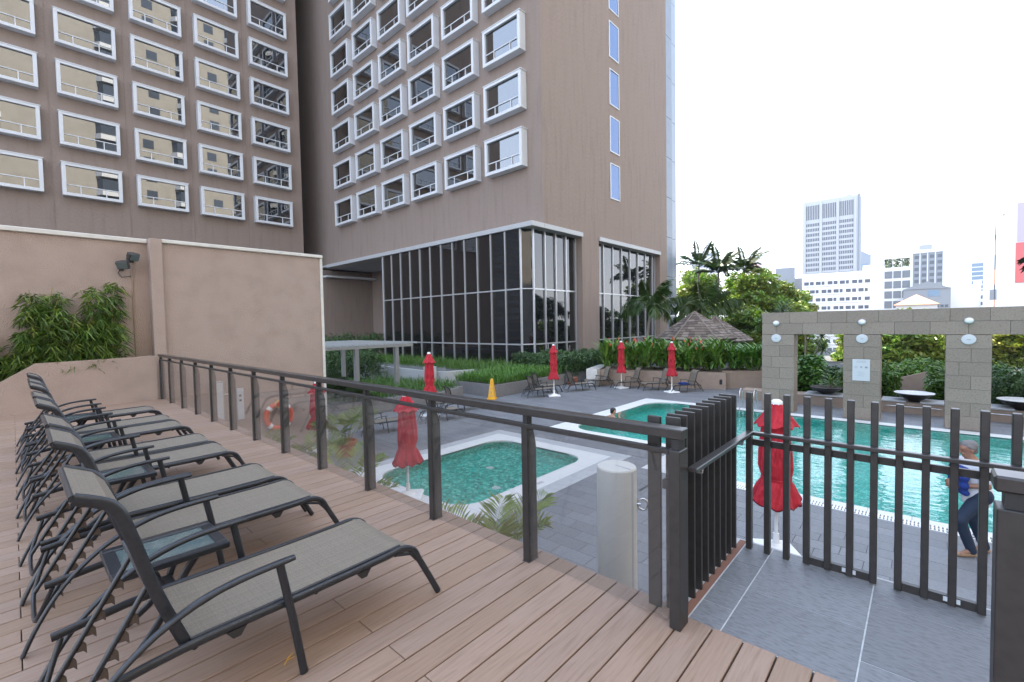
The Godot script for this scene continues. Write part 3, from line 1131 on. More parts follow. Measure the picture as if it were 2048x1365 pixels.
# ------------------------------------------------------------------ the block that the wing's windows mirror, behind the camera
func opposite_building() -> void:
	var h := thing("apartment_block", "cream apartment block with stacked bay windows facing the hotel", "building", Vector3(10, -14, 40))
	var b := MB.new(h.position)
	b.bx(-40, 62.0, -14.0, 86.0, 32.0, 56.0)
	pm("wall", b, M.cream, h)
	for x in [-22.0, -3.0, 17.0, 31.0, 43.0, 55.0]:
		for r in 21:
			var y := 1.0 + 4.05 * r
			b = MB.new(h.position)
			b.prism(PackedVector2Array([Vector2(x - 2.6, 0), Vector2(x - 1.7, -1.2), Vector2(x + 1.7, -1.2), Vector2(x + 2.6, 0)]), Transform3D(Basis(Vector3(1, 0, 0), Vector3(0, 0, 1), Vector3(0, -1, 0)), Vector3(0, y + 1.2, 31.98)), 1.1)
			pm("bay_sill", b, M.white_paint, h)
			b = MB.new(h.position)
			b.prism(PackedVector2Array([Vector2(x - 2.4, 0), Vector2(x - 1.6, -1.0), Vector2(x + 1.6, -1.0), Vector2(x + 2.4, 0)]), Transform3D(Basis(Vector3(1, 0, 0), Vector3(0, 0, 1), Vector3(0, -1, 0)), Vector3(0, y + 3.6, 31.98)), 2.38)
			pm("bay_window", b, M.city_glass, h)
	for x in [-12.0, 7.0, 24.0, 37.0, 49.0]:
		for r in 21:
			b = MB.new(h.position)
			b.bx(x - 1.0, x + 1.0, 2.0 + 4.05 * r, 4.0 + 4.05 * r, 31.95, 31.998)
			pm("window", b, M.city_glass, h)
	# lower striped block beyond the wing, mirrored in the lobby glass
	var s := thing("striped_block", "low block of dark glass bands and pale slabs left of the hotel wing", "building", Vector3(-16, 0, -58))
	b = MB.new(s.position)
	b.bx(-34.0, -5.6, -14.0, 25.0, -70.0, -54.0)
	pm("wall", b, M.city_glass, s)
	for r in 17:
		b = MB.new(s.position)
		b.bx(-34.2, -5.5, 0.6 + 1.45 * r, 1.05 + 1.45 * r, -54.4, -53.99)
		pm("slab_band", b, M.planter_grey, s)

# ------------------------------------------------------------------ glass railing along the deck
func railing() -> void:
	var t := thing("glass_railing", "bronze railing with tinted glass panels along the timber deck", "railing", Vector3(2.33, DK, -7))
	var zs := [-0.955]
	for k in 12:
		zs.append(-2.0 - 1.045 * k)
	zs[12] = -13.36
	# flat-bar post: narrow towards the deck, its back corner cut off under the rail
	var prof := PackedVector2Array([Vector2(-0.03, 0.0), Vector2(0.065, 0.0), Vector2(0.065, 0.80), Vector2(0.04, 0.90), Vector2(0.02, 0.93), Vector2(-0.03, 0.93)])
	var pb := MB.new()
	pb.prism(prof, Transform3D(Basis.IDENTITY, Vector3(0, 0, -0.025)), 0.05)
	var post := pb.mesh()
	pb = MB.new()
	pb.bx(-0.018, 0.03, 0.93, 1.015, -0.02, 0.02)
	var neck := pb.mesh()
	pb = MB.new()
	pb.bx(-0.036, 0.071, 0.0, 0.006, -0.031, 0.031, 0.002)
	var foot := pb.mesh()
	for k in zs.size():
		if k == 0:
			continue
		var at := Vector3(2.335, DK, zs[k]) - t.position
		var p := part("post", post, M.bronze_metal, t, Transform3D(Basis.IDENTITY, at))
		part("neck", neck, M.bronze_black, p)
		part("foot_plate", foot, M.bronze_metal, p)
	# end post: a wide box post with a slot below the rail
	var b := MB.new(t.position)
	b.bx(2.285, 2.395, DK, DK + 0.955, -0.985, -0.925, 0.004)
	var ep := pm("end_post", b, M.bronze_metal, t)
	b = MB.new(Vector3.ZERO)
	b.o = t.position
	b.bx(2.30, 2.385, DK + 0.956, DK + 1.014, -0.975, -0.935)
	pm("neck", b, M.bronze_black, ep)
	# glass, lower rail, handrail
	for k in zs.size() - 1:
		var a: float = zs[k] - (0.03 if k == 0 else 0.028)
		var e: float = zs[k + 1] + 0.028
		b = MB.new(t.position)
		b.bx(2.318, 2.330, DK + 0.025, DK + 0.925, e, a)
		var g := pm("glass_panel", b, M.rail_glass, t)
	b = MB.new(t.position)
	b.bx(2.305, 2.345, DK + 0.925, DK + 0.953, zs[12], -0.99, 0.004)
	pm("lower_rail", b, M.bronze_metal, t)
	b = MB.new(t.position)
	b.bx(2.285, 2.375, DK + 1.015, DK + 1.068, -13.375, -0.915, 0.005)
	pm("handrail", b, M.bronze_top, t)
	# the same railing beyond the gap
	var u := thing("railing_end", "bronze box post with a slotted top where the railing resumes past the landing", "post", Vector3(2.34, DK, 0.3))
	b = MB.new(u.position)
	b.bx(2.285, 2.395, DK, DK + 0.955, 0.195, 0.315, 0.004)
	pm("post", b, M.bronze_metal, u)
	b = MB.new(u.position)
	b.bx(2.30, 2.385, DK + 0.956, DK + 1.014, 0.215, 1.6)
	pm("neck", b, M.bronze_black, u)
	b = MB.new(u.position)
	b.bx(2.28, 2.40, DK + 1.015, DK + 1.072, 0.187, 1.7, 0.008)
	pm("handrail", b, M.bronze_top, u)
	b = MB.new(u.position)
	b.bx(2.318, 2.330, DK + 0.025, DK + 0.955, 0.31, 1.6)
	pm("glass_panel", b, M.rail_glass, u)

# ------------------------------------------------------------------ flat-bar fences of the landing
func landing_fence() -> void:
	var base := DK - 0.012
	var t := thing("bar_fence", "dense bronze flat-bar fence with a handrail beside the grey landing", "fence", Vector3(2.95, base, -1.0))
	for k in 10:
		var x := 2.43 + 0.113 * k
		var b := MB.new(t.position)
		b.bx(x - 0.011, x + 0.011, base - 0.25, 2.965, -1.165 if k == 0 else -1.10, -1.09 if k == 0 else -0.985, 0.002)
		pm("bar", b, M.bronze_metal, t)
	var fb := MB.new(t.position)
	fb.bx(2.445, 2.467, base - 0.25, 2.965, -1.07, -0.99, 0.003)
	pm("bar", fb, M.bronze_metal, t)
	var h := MB.new(t.position)
	h.bx(2.39, 3.47, 2.695, 2.72, -0.925, -0.875, 0.004)
	pm("handrail", h, M.bronze_top, t)
	for x in [2.55, 3.3]:
		h = MB.new(t.position)
		h.tube([Vector3(x, 2.70, -0.90), Vector3(x, 2.655, -0.905), Vector3(x, 2.65, -0.97)], 0.008, 6)
		pm("bracket", h, M.steel, t)
	h = MB.new(t.position)
	h.bx(2.40, 3.5, 2.57, 2.62, -1.07, -1.03)
	pm("cross_rail", h, M.bronze_metal, t)
	# gate leaf and fixed bars facing the pool
	var g := thing("bar_gate", "open bronze bar fence with cross rails facing the swimming pool", "fence", Vector3(3.5, base, -0.3))
	for k in 14:
		var z := -0.915 + 0.1165 * k
		var b := MB.new(g.position)
		var y0 := base - 0.15 if k < 3 else base + 0.01
		b.bx(3.485, 3.535, y0, 2.985, z - 0.018, z + 0.018, 0.003)
		pm("bar", b, M.bronze_metal, g)
	h = MB.new(g.position)
	h.bx(3.425, 3.47, 2.695, 2.72, -0.874, 0.65, 0.004)
	pm("handrail", h, M.bronze_top, g)
	h = MB.new(g.position)
	h.bx(3.536, 3.556, 2.60, 2.645, -0.93, 0.62)
	pm("cross_rail", h, M.bronze_metal, g)
	for s in [[-0.565, -0.215], [-0.1, 0.255], [0.37, 0.6]]:
		h = MB.new(g.position)
		h.bx(3.495, 3.525, base + 0.012, base + 0.06, s[0], s[1])
		var kp := pm("kick_rail", h, M.bronze_metal, g)
		h = MB.new(g.position)
		h.bx(3.489, 3.494, base + 0.03, base + 0.055, (s[0] + s[1]) * 0.5 + 0.02, (s[0] + s[1]) * 0.5 + 0.09)
		pm("plate", h, M.sign_grey, kp)

# ------------------------------------------------------------------ sun loungers on the deck
func fabric_strip(path: Array, z0: float, z1: float, sag := 0.0) -> MB:
	# a sling panel: path in x,y; cloth between z0 and z1; two skins a few mm apart
	var b := MB.new()
	var nz := 6
	var pts := []
	var run := 0.0
	for k in path.size():
		if k > 0:
			run += (path[k] - path[k - 1]).length()
		var row := []
		for j in nz + 1:
			var u := float(j) / nz
			var s := -sag * 4.0 * u * (1.0 - u)
			row.append([Vector3(path[k].x, path[k].y + s, lerp(z0, z1, u)), Vector2(run, (z1 - z0) * u)])
		pts.append(row)
	for sk in 2:
		var off := 0.0 if sk == 0 else -0.004
		for k in path.size() - 1:
			for j in nz:
				var a = pts[k][j]
				var c = pts[k + 1][j]
				var d = pts[k + 1][j + 1]
				var e = pts[k][j + 1]
				var nn: Vector3 = (c[0] - a[0]).cross(e[0] - a[0]).normalized()
				if nn.y < 0:
					nn = -nn
				var o := nn * off
				var ns: Vector3 = nn if sk == 0 else -nn
				b.tri(a[0] + o, c[0] + o, d[0] + o, ns, ns, ns, a[1], c[1], d[1])
				b.tri(a[0] + o, d[0] + o, e[0] + o, ns, ns, ns, a[1], d[1], e[1])
	return b

func make_lounger(label: String) -> Node3D:
	# local: x from back feet (-0.03) to the foot end, z from 0 (near side) to -0.67
	var t := thing("sun_lounger", label, "sun lounger", Vector3(0, DK, 0), 0.0, "sun loungers in a row on the timber deck")
	var w := 0.67
	var mm: Material = M.chair_metal
	for s in 2:
		var z: float = -0.012 if s == 0 else -w + 0.012
		var zi: float = -0.045 if s == 0 else -w + 0.045
		# seat side rail, bending down into the foot leg
		var b := MB.new()
		b.tube(arc([Vector3(0.06, 0.315, zi), Vector3(0.41, 0.352, zi), Vector3(0.9, 0.352, zi), Vector3(1.30, 0.356, zi), Vector3(1.43, 0.362, zi), Vector3(1.515, 0.33, zi), Vector3(1.56, 0.25, zi), Vector3(1.63, 0.12, zi), Vector3(1.69, 0.004, zi)], 4), 0.0165, 8, Vector2(1.15, 0.85))
		pm("seat_rail", b, mm, t)
		b = MB.new()
		b.tube([Vector3(1.40, 0.342, zi), Vector3(1.50, 0.312, zi), Vector3(1.563, 0.235, zi)], 0.010, 6)
		pm("gusset", b, mm, t)
		# sling bead running inside the rail
		b = MB.new()
		var zb: float = zi - 0.02 if s == 0 else zi + 0.02
		b.tube([Vector3(0.44, 0.366, zb), Vector3(0.9, 0.366, zb), Vector3(1.44, 0.374, zb)], 0.009, 6)
		pm("sling_bead", b, mm, t)
		# arm running back and down into the rear leg
		b = MB.new()
		b.tube(arc([Vector3(-0.03, 0.004, z), Vector3(0.03, 0.14, z), Vector3(0.13, 0.30, z), Vector3(0.28, 0.44, z), Vector3(0.45, 0.525, z), Vector3(0.62, 0.558, z), Vector3(0.84, 0.566, z)], 4), [0.014, 0.014, 0.014, 0.014, 0.014, 0.014, 0.014, 0.014, 0.014, 0.0145, 0.015, 0.0155, 0.016, 0.017, 0.018, 0.019, 0.020, 0.021, 0.019, 0.0195, 0.0195, 0.0195, 0.0195, 0.019, 0.017], 8, Vector2(0.75, 1.0))
		pm("arm", b, mm, t)
		b = MB.new()
		b.tube([Vector3(0.775, 0.555, z), Vector3(0.82, 0.30, z), Vector3(0.862, 0.02, z)], 0.0155, 8, Vector2(1.2, 0.9))
		b.tube([Vector3(0.862, 0.02, z), Vector3(0.865, 0.002, z)], 0.0165, 8, Vector2(1.2, 0.9))
		pm("leg", b, mm, t)
		b = MB.new()
		b.tube([Vector3(0.812, 0.345, z), Vector3(0.80, 0.347, zi)], 0.012, 6)
		pm("bolt", b, mm, t)
		# backrest rail with the head end kicked back
		var zk: float = -0.075 if s == 0 else -w + 0.075
		b = MB.new()
		b.tube(arc([Vector3(0.425, 0.355, zk), Vector3(0.34, 0.60, zk), Vector3(0.265, 0.88, zk), Vector3(0.24, 0.955, zk), Vector3(0.205, 0.998, zk), Vector3(0.12, 1.04, zk)], 4), 0.0172, 8, Vector2(1.35, 0.75))
		pm("back_rail", b, mm, t)
		# toothed adjuster bar below the back
		var zt: float = -0.15 if s == 0 else -w + 0.15
		b = MB.new()
		var p0 := Vector3(0.33, 0.62, zt)
		var p1 := Vector3(0.02, 0.10, zt)
		b.tube([p0, p1], 0.0115, 6)
		var ab := pm("adjuster_bar", b, mm, t)
		b = MB.new()
		var d := (p1 - p0).normalized()
		var nn := Vector3(-d.y, d.x, 0)
		if nn.x < 0:
			nn = -nn
		for k in 7:
			var q := p0.lerp(p1, 0.22 + 0.105 * k) + nn * 0.018
			b.prism(PackedVector2Array([Vector2(-0.022, -0.008), Vector2(0.022, -0.008), Vector2(0.012, 0.012), Vector2(0.020, 0.030), Vector2(0.0, 0.018), Vector2(-0.012, 0.010)]), Transform3D(Basis(d, nn, d.cross(nn)), q - d.cross(nn) * 0.006), 0.012)
		pm("notches", b, M.brown_bracket, ab)
		# glide clips under the seat rail
		for x in [0.60, 1.20]:
			b = MB.new()
			b.prism(PackedVector2Array([Vector2(-0.04, 0), Vector2(0.04, 0), Vector2(0.015, -0.035), Vector2(-0.015, -0.035)]), Transform3D(Basis.IDENTITY, Vector3(x, 0.338, zi - 0.01)), 0.02)
			pm("clip", b, M.bronze_black, t)
	# cross members
	var c := MB.new()
	c.tube(arc([Vector3(0.09, 0.30, -0.045), Vector3(0.04, 0.16, -0.10), Vector3(0.02, 0.10, -0.18), Vector3(0.02, 0.10, -0.48), Vector3(0.04, 0.16, -0.57), Vector3(0.09, 0.30, -w + 0.045)], 3), 0.011, 6)
	pm("rear_stay", c, mm, t)
	for x in [[0.45, 0.335], [0.95, 0.335], [1.40, 0.34]]:
		c = MB.new()
		c.tube([Vector3(x[0], x[1], -0.045), Vector3(x[0], x[1], -w + 0.045)], 0.011, 6)
		pm("cross_bar", c, mm, t)
	c = MB.new()
	c.tube([Vector3(0.12, 1.04, -0.075), Vector3(0.12, 1.04, -w + 0.075)], 0.014, 6)
	pm("head_bar", c, mm, t)
	c = MB.new()
	c.tube([Vector3(0.31, 0.66, -0.075), Vector3(0.315, 0.64, -0.16), Vector3(0.315, 0.64, -w + 0.16), Vector3(0.31, 0.66, -w + 0.075)], 0.011, 6)
	pm("prop", c, mm, t)
	# slings
	var sp := [Vector3(0.44, 0.367, 0), Vector3(0.70, 0.365, 0), Vector3(1.0, 0.365, 0), Vector3(1.30, 0.369, 0), Vector3(1.44, 0.374, 0), Vector3(1.495, 0.360, 0), Vector3(1.525, 0.335, 0)]
	pm("seat_sling", fabric_strip(sp, -0.062, -w + 0.062, 0.008), M.sling, t)
	var bp := [Vector3(0.432, 0.37, 0), Vector3(0.35, 0.605, 0), Vector3(0.277, 0.885, 0), Vector3(0.252, 0.96, 0), Vector3(0.214, 1.008, 0), Vector3(0.124, 1.052, 0)]
	pm("back_sling", fabric_strip(bp, -0.088, -w + 0.088, 0.0), M.sling, t)
	return t

func make_table(label: String) -> Node3D:
	var t := thing("side_table", label, "table", Vector3(0, DK, 0), 0.0, "glass side tables between the loungers")
	var b := MB.new()
	var sx := 0.25
	var sz := 0.215
	b.bx(-sx, sx, 0.415, 0.450, -sz, -sz + 0.055, 0.006)
	b.bx(-sx, sx, 0.415, 0.450, sz - 0.055, sz, 0.006)
	b.bx(-sx, -sx + 0.055, 0.416, 0.449, -sz + 0.056, sz - 0.056, 0.004)
	b.bx(sx - 0.055, sx, 0.416, 0.449, -sz + 0.056, sz - 0.056, 0.004)
	pm("top_frame", b, M.chair_metal, t)
	b = MB.new()
	b.bx(-sx + 0.05, sx - 0.05, 0.432, 0.440, -sz + 0.05, sz - 0.05)
	pm("glass_top", b, M.table_glass, t)
	for s in [[-1, -1], [-1, 1], [1, -1], [1, 1]]:
		b = MB.new()
		b.tube(arc([Vector3(s[0] * 0.13, 0.42, s[1] * 0.12), Vector3(s[0] * 0.035, 0.26, s[1] * 0.10), Vector3(s[0] * 0.04, 0.14, s[1] * 0.11), Vector3(s[0] * 0.17, 0.004, s[1] * 0.17)], 4), 0.013, 6, Vector2(1.5, 0.8))
		pm("leg", b, M.chair_metal, t)
	b = MB.new()
	b.box(Vector3(0, 0.2, 0), Vector3(0.07, 0.10, 0.19), Basis.IDENTITY, 0.008)
	pm("hub", b, M.chair_metal, t)
	return t

func loungers() -> void:
	var zs := [-2.14, -3.31, -3.995, -5.22, -5.90, -7.11, -7.79, -8.97]
	var ls := ["black lounger with taupe sling, alone at the open end of the deck row",
		"taupe sling lounger, second in the deck row from the open end",
		"taupe sling lounger, third in the deck row from the open end, touching the second",
		"taupe sling lounger, fourth in the deck row from the open end",
		"taupe sling lounger, fifth in the deck row from the open end",
		""]
	ls[5] = "taupe sling lounger, third in the deck row from the low tan wall"
	ls.append("taupe sling lounger, second in the deck row from the low tan wall")
	ls.append("taupe sling lounger, last in the deck row, beside the low tan wall")
	var p := make_lounger(ls[0])
	p.position = Vector3(0, DK + 0.001, zs[0])
	for k in range(1, zs.size()):
		dup(p, Vector3(rf(-0.012, 0.012), DK + 0.001, zs[k]), rf(-0.006, 0.006), ls[k])
	var ts := [-3.06, -4.945, -6.84, -8.715]
	var tl := ["dark side table with glass top between the first two deck loungers",
		"dark side table with glass top between the third and fourth deck loungers",
		"dark side table with glass top between the fifth and sixth deck loungers",
		"dark side table with glass top next to the last deck lounger by the low wall"]
	var tb := make_table(tl[0])
	tb.position = Vector3(0.52, DK + 0.001, ts[0])
	for k in range(1, 4):
		dup(tb, Vector3(0.52, DK + 0.001, ts[k]), 0.0, tl[k])

# ------------------------------------------------------------------ parasols, far loungers
func parasol(at: Vector3, hgt: float, wide: float, label: String, seedv: int) -> void:
	var t := thing("closed_parasol", label, "parasol", at, rf(0, 6), "closed red parasols round the pools")
	var s := hgt / 2.5
	var b := MB.new()
	b.tube([Vector3(0, 0.1, 0), Vector3(0, 2.44 * s, 0)], 0.024, 10)
	pm("pole", b, M.white_paint, t)
	b = MB.new()
	b.box(Vector3(0, 0.035, 0), Vector3(0.56, 0.07, 0.56), Basis.IDENTITY, 0.025)
	b.lathe(Vector3(0, 0.07, 0), [Vector2(0.16, 0.0), Vector2(0.13, 0.04), Vector2(0.045, 0.07), Vector2(0.04, 0.22), Vector2(0.0, 0.22)], 16)
	pm("base", b, M.plastic_white, t)
	b = MB.new()
	b.lathe(Vector3(0, 2.43 * s, 0), [Vector2(0.075 * wide, 0.0), Vector2(0.07 * wide, 0.045), Vector2(0.045, 0.07), Vector2(0.0, 0.075)], 14)
	pm("finial", b, M.plastic_white, t)
	# hood: small upper canopy hanging over the tied body
	b = MB.new()
	var hood := []
	for k in 9:
		var u := k / 8.0
		hood.append(Vector2(lerp(0.075, 0.25, pow(u, 1.2)) * wide, (2.44 - 0.33 * u) * s))
	hood.append(Vector2(0.245 * wide, 2.095 * s))
	hood.append(Vector2(0.15 * wide, 2.15 * s))
	b.lathe(Vector3.ZERO, hood, 48, Basis.IDENTITY, 0.085, 8)
	for q in b.v.size():
		# the hem hangs in points between the ribs
		var vv := b.v[q]
		var rr := Vector2(vv.x, vv.z).length() / (0.25 * wide)
		var aa := atan2(vv.z, vv.x)
		b.v[q] = vv + Vector3(0, -0.018 * s * pow(clampf(rr, 0.0, 1.2), 3.0) * cos(aa * 8.0 + 2.2 * 1.3), 0)
	pm("hood", b, M.canvas_red, t)
	# body: tied folds, flaring skirt
	b = MB.new()
	var prof := []
	for q in [[0.10, 2.28], [0.150, 2.12], [0.165, 1.90], [0.182, 1.65], [0.190, 1.40], [0.178, 1.255], [0.172, 1.225], [0.178, 1.20], [0.212, 1.10], [0.255, 0.97], [0.290, 0.86], [0.297, 0.83], [0.20, 0.86], [0.05, 0.95]]:
		prof.append(Vector2(q[0] * wide, q[1] * s))
	var folds := 7 + seedv % 3
	var nn := FastNoiseLite.new()
	nn.seed = seedv
	nn.frequency = 0.9
	var rings := []
	var sides := 54
	for q in prof:
		var ring := []
		for j in sides:
			var a := TAU * j / sides
			var tie: float = 0.25 if absf(q.y / s - 1.23) < 0.04 else 1.0
			var f: float = 1.0 + tie * (0.11 * cos(a * folds + q.y * 0.8 + seedv) + 0.07 * cos(a * 3.0 + seedv * 2.0 + q.y * 0.6) + 0.10 * nn.get_noise_3d(cos(a) * 1.2, q.y * 0.9, sin(a) * 1.2))
			ring.append(Vector3(cos(a) * q.x * f, q.y + (0.035 * cos(a * folds + seedv) if q.y < 0.9 * s else 0.0), sin(a) * q.x * f))
		rings.append(ring)
	var nrm := []
	for k in rings.size():
		var row := []
		for j in sides:
			var ta: Vector3 = rings[k][(j + 1) % sides] - rings[k][(j + sides - 1) % sides]
			var dn: Vector3 = rings[min(k + 1, rings.size() - 1)][j] - rings[max(k - 1, 0)][j]
			row.append(ta.cross(dn).normalized() * 1.0)
		nrm.append(row)
	for k in rings.size() - 1:
		for j in sides:
			var j2 := (j + 1) % sides
			b.tri(rings[k][j], rings[k][j2], rings[k + 1][j2], nrm[k][j], nrm[k][j2], nrm[k + 1][j2])
			b.tri(rings[k][j], rings[k + 1][j2], rings[k + 1][j], nrm[k][j], nrm[k + 1][j2], nrm[k + 1][j])
	var body := pm("canopy", b, M.canvas_red, t)
	b = MB.new()
	b.lathe(Vector3(0, 1.215 * s, 0), [Vector2(0.175 * wide, 0.0), Vector2(0.186 * wide, 0.004), Vector2(0.186 * wide, 0.022), Vector2(0.175 * wide, 0.026)], 24)
	pm("tie_strap", b, M.canvas_red, body)

func pool_furniture() -> void:
	parasol(Vector3(7.59, 0.002, -1.61), 2.30, 1.12, "closed red parasol standing between the bar gate and the swimming pool", 1)
	parasol(Vector3(5.30, 0.008, -7.75), 2.13, 0.98, "closed red parasol on the pale coping of the plunge pool", 2)
	parasol(Vector3(17.35, 0.002, -13.1), 2.5, 0.86, "closed red parasol amid grey loungers before the lobby corner", 3)
	parasol(Vector3(21.52, 0.002, -11.8), 2.5, 0.84, "closed red parasol by the white end of the tan flower planter", 4)
	parasol(Vector3(21.55, 0.002, -9.09), 2.5, 0.84, "closed red parasol beside the lounger with the blue towel", 5)
	parasol(Vector3(10.75, 0.002, -14.1), 2.47, 0.95, "closed red parasol before the grass planter and the pergola", 6)
	parasol(Vector3(5.75, 0.002, -12.75), 1.97, 0.95, "closed red parasol beside the orange lifebuoy on the tan wall", 7)
	# grey loungers on the terrace: the deck model in other cloth
	var p := make_lounger("grey lounger beside the plunge pool parasol, back raised, near the palms")
	p.set_meta("group", "grey loungers on the pool terrace")
	p.position = Vector3(7.35, 0.002, -13.2)
	p.rotation.y = -0.30
	var y := 0.002
	var g := "grey loungers on the pool terrace"
	dup(p, Vector3(9.75, y, -13.05), -0.20, "grey lounger lying in front of the parasol by the grass planter", g)
	dup(p, Vector3(11.35, y, -13.95), -0.30, "grey lounger behind the parasol by the grass planter, towards the yellow sign", g)
	dup(p, Vector3(16.05, y, -13.65), -0.42, "grey lounger nearest the yellow wet floor sign", g)
	dup(p, Vector3(17.15, y, -14.25), -0.42, "grey lounger between the lobby corner parasol and the grass planter", g)
	dup(p, Vector3(18.75, y, -13.25), -0.42, "grey lounger towards the dark bushes past the lobby corner parasol", g)
	dup(p, Vector3(22.35, y, -13.0), 2.50, "grey lounger against the white end of the tan flower planter", g)
	dup(p, Vector3(22.65, y, -11.35), 2.50, "grey lounger under the tan planter, between two parasols, first past the white end", g)
	dup(p, Vector3(23.0, y, -9.95), 2.50, "grey lounger under the tan planter, next to the one with the towel", g)
	dup(p, Vector3(23.1, y, -8.55), 2.50, "grey lounger with a blue towel on its seat", g)
	# blue towel on the last one
	var tw := thing("folded_towel", "folded royal blue towel lying on a grey lounger", "towel", Vector3(22.15, 0.375, -8.72), 2.5)
	var b := MB.new()
	b.box(Vector3(0, 0.025, 0), Vector3(0.48, 0.05, 0.36), Basis.IDENTITY, 0.018)
	pm("lower_fold", b, M.towel_blue, tw)
	b = MB.new()
	b.box(Vector3(0.03, 0.072, 0.02), Vector3(0.38, 0.04, 0.30), Basis.from_euler(Vector3(0, 0.15, 0.03)), 0.016)
	pm("upper_fold", b, M.towel_blue, tw)

# ------------------------------------------------------------------ stone colonnade
func colonnade() -> void:
	var t := thing("stone_colonnade", "sandstone block wall with square openings along the far pool edge", "wall", Vector3(19.9, 0, -1))
	var x0 := 19.5
	var x1 := 20.15
	var ch := 0.4167
	var piers := [[-4.64, -3.57], [-2.08, -1.07], [0.51, 1.50], [3.08, 4.10], [5.66, 6.68]]
	var core := MB.new(t.position)
	for p in piers:
		core.bx(x0 + 0.012, x1 - 0.012, 0.0, 2.92, p[0] + 0.012, p[1] - 0.012)
	core.bx(x0 + 0.012, x1 - 0.012, 2.95, 3.738, -4.628, 6.668)
	pm("mortar_core", core, M.joint_stone, t)
	var n := 0
	for p in piers:
		for r in 7:
			var cuts := [p[0], p[1]]
			if r % 2 == 1:
				cuts = [p[0], p[0] + (p[1] - p[0]) * 0.56, p[1]]
			if r == 0 or r == 4:
				cuts = [p[0], p[0] + (p[1] - p[0]) * 0.3, p[1]]
			for i in cuts.size() - 1:
				var b := MB.new(t.position)
				b.bx(x0, x1, r * ch + 0.004, (r + 1) * ch - 0.004, cuts[i] + (0.0 if i == 0 else 0.004), cuts[i + 1] - (0.0 if i == cuts.size() - 2 else 0.004), 0.004)
				pm("stone_block", b, M["sandstone_%d" % (n % 4)], t)
				n += rng.randi() % 3 + 1
	for r in 2:
		var z := -4.64 if r == 0 else -4.64
		var first := true
		while z < 6.67:
			var l := 0.86
			if first:
				l = 0.48 if r == 0 else 0.93
				first = false
			var e: float = min(6.68, z + l)
			var b := MB.new(t.position)
			var y0 := 2.925 + r * 0.412
			b.bx(x0, x1, y0 + 0.004, y0 + 0.408, z + 0.004, e - 0.004, 0.004)
			pm("stone_block", b, M["sandstone_%d" % (n % 4)], t)
			n += rng.randi() % 3 + 1
			z = e
	# fittings on each pier: a small round lamp and an oval speaker below it
	var pn := ["first pier from the shingle gazebo", "pier that carries the notice board", "pier next beyond the notice board", "second pier beyond the notice board"]
	var zc := [-4.15, -1.565, 1.005, 3.59]
	for k in 4:
		var l := thing("bulkhead_lamp", "small white oval bulkhead lamp high on the %s" % pn[k], "lamp", Vector3(x0, 3.35, zc[k]), 0.0, "white bulkhead lamps on the colonnade")
		var b := MB.new()
		b.lathe(Vector3.ZERO, [Vector2(0.0, 0.13), Vector2(0.05, 0.122), Vector2(0.09, 0.095), Vector2(0.105, 0.05), Vector2(0.10, 0.02), Vector2(0.085, -0.002)], 20, Basis(Vector3(0, 0.85, 0), Vector3(-1, 0, 0), Vector3(0, 0, 1)))
		pm("cover", b, M.plastic_white, l)
		b = MB.new()
		b.lathe(Vector3.ZERO, [Vector2(0.11, 0.02), Vector2(0.115, 0.01), Vector2(0.11, -0.002)], 20, Basis(Vector3(0, 0.85, 0), Vector3(-1, 0, 0), Vector3(0, 0, 1)))
		pm("rim", b, M.sign_grey, l)
		var s := thing("wall_speaker", "flat grey oval speaker on the %s" % pn[k], "speaker", Vector3(x0, 2.78, zc[k]), 0.0, "oval speakers on the colonnade")
		b = MB.new()
		b.lathe(Vector3.ZERO, [Vector2(0.0, 0.055), Vector2(0.10, 0.052), Vector2(0.145, 0.045), Vector2(0.155, 0.02), Vector2(0.15, -0.002)], 28, Basis(Vector3(0, 1.0, 0), Vector3(-1, 0, 0), Vector3(0, 0, 1.08)))
		pm("cover", b, M.sign_grey, s)
		b = MB.new()
		b.bx(-0.064, -0.056, -0.012, 0.002, -0.04, 0.04)
		pm("badge", b, M.print_grey, s)
	# notice board
	var sg := thing("notice_board", "pale grey notice board with three pictograms and lines of print", "sign", Vector3(x0, 1.7, -1.58))
	var b := MB.new(sg.position)
	b.bx(x0 - 0.025, x0 - 0.003, 1.335, 2.075, -1.82, -1.34, 0.004)
	pm("board", b, M.sign_grey, sg)
	b = MB.new(sg.position)
	for k in 3:
		var z := -1.72 + 0.14 * k
		if k == 1:
			b.bx(x0 - 0.028, x0 - 0.0252, 1.80, 1.83, z - 0.03, z + 0.03)
			b.bx(x0 - 0.028, x0 - 0.0252, 1.77, 1.798, z - 0.012, z + 0.012)
		else:
			b.lathe(Vector3(x0 - 0.0252, 1.80, z), [Vector2(0.036 if k == 2 else 0.026, 0.0), Vector2(0.036, 0.003)], 14, Basis(Vector3(0, 1, 0), Vector3(-1, 0, 0), Vector3(0, 0, 1)))
			if k == 2:
				b.bx(x0 - 0.028, x0 - 0.0252, 1.77, 1.83, z - 0.035, z + 0.035)
	for k in 4:
		b.bx(x0 - 0.027, x0 - 0.0252, 1.955 + k * 0.022, 1.960 + k * 0.022, -1.72 + 0.02 * (k % 2), -1.44 - 0.02 * (k % 2))
	for k in 5:
		b.bx(x0 - 0.027, x0 - 0.0252, 1.50 + k * 0.035, 1.505 + k * 0.035, -1.70 + 0.03 * (k % 3), -1.46 - 0.03 * ((k + 1) % 3))
	pm("print", b, M.print_grey, sg)
	# low wall behind with ledges and water bowls
	var w := thing("ledge_wall", "low tan wall with pale ledge behind the stone colonnade", "wall", Vector3(21.8, 0, 0))
	b = MB.new(w.position)
	b.bx(21.6, 22.5, -0.005, 0.40, -6.0, 9.0)
	pm("wall_panel", b, M.planter_tan, w)
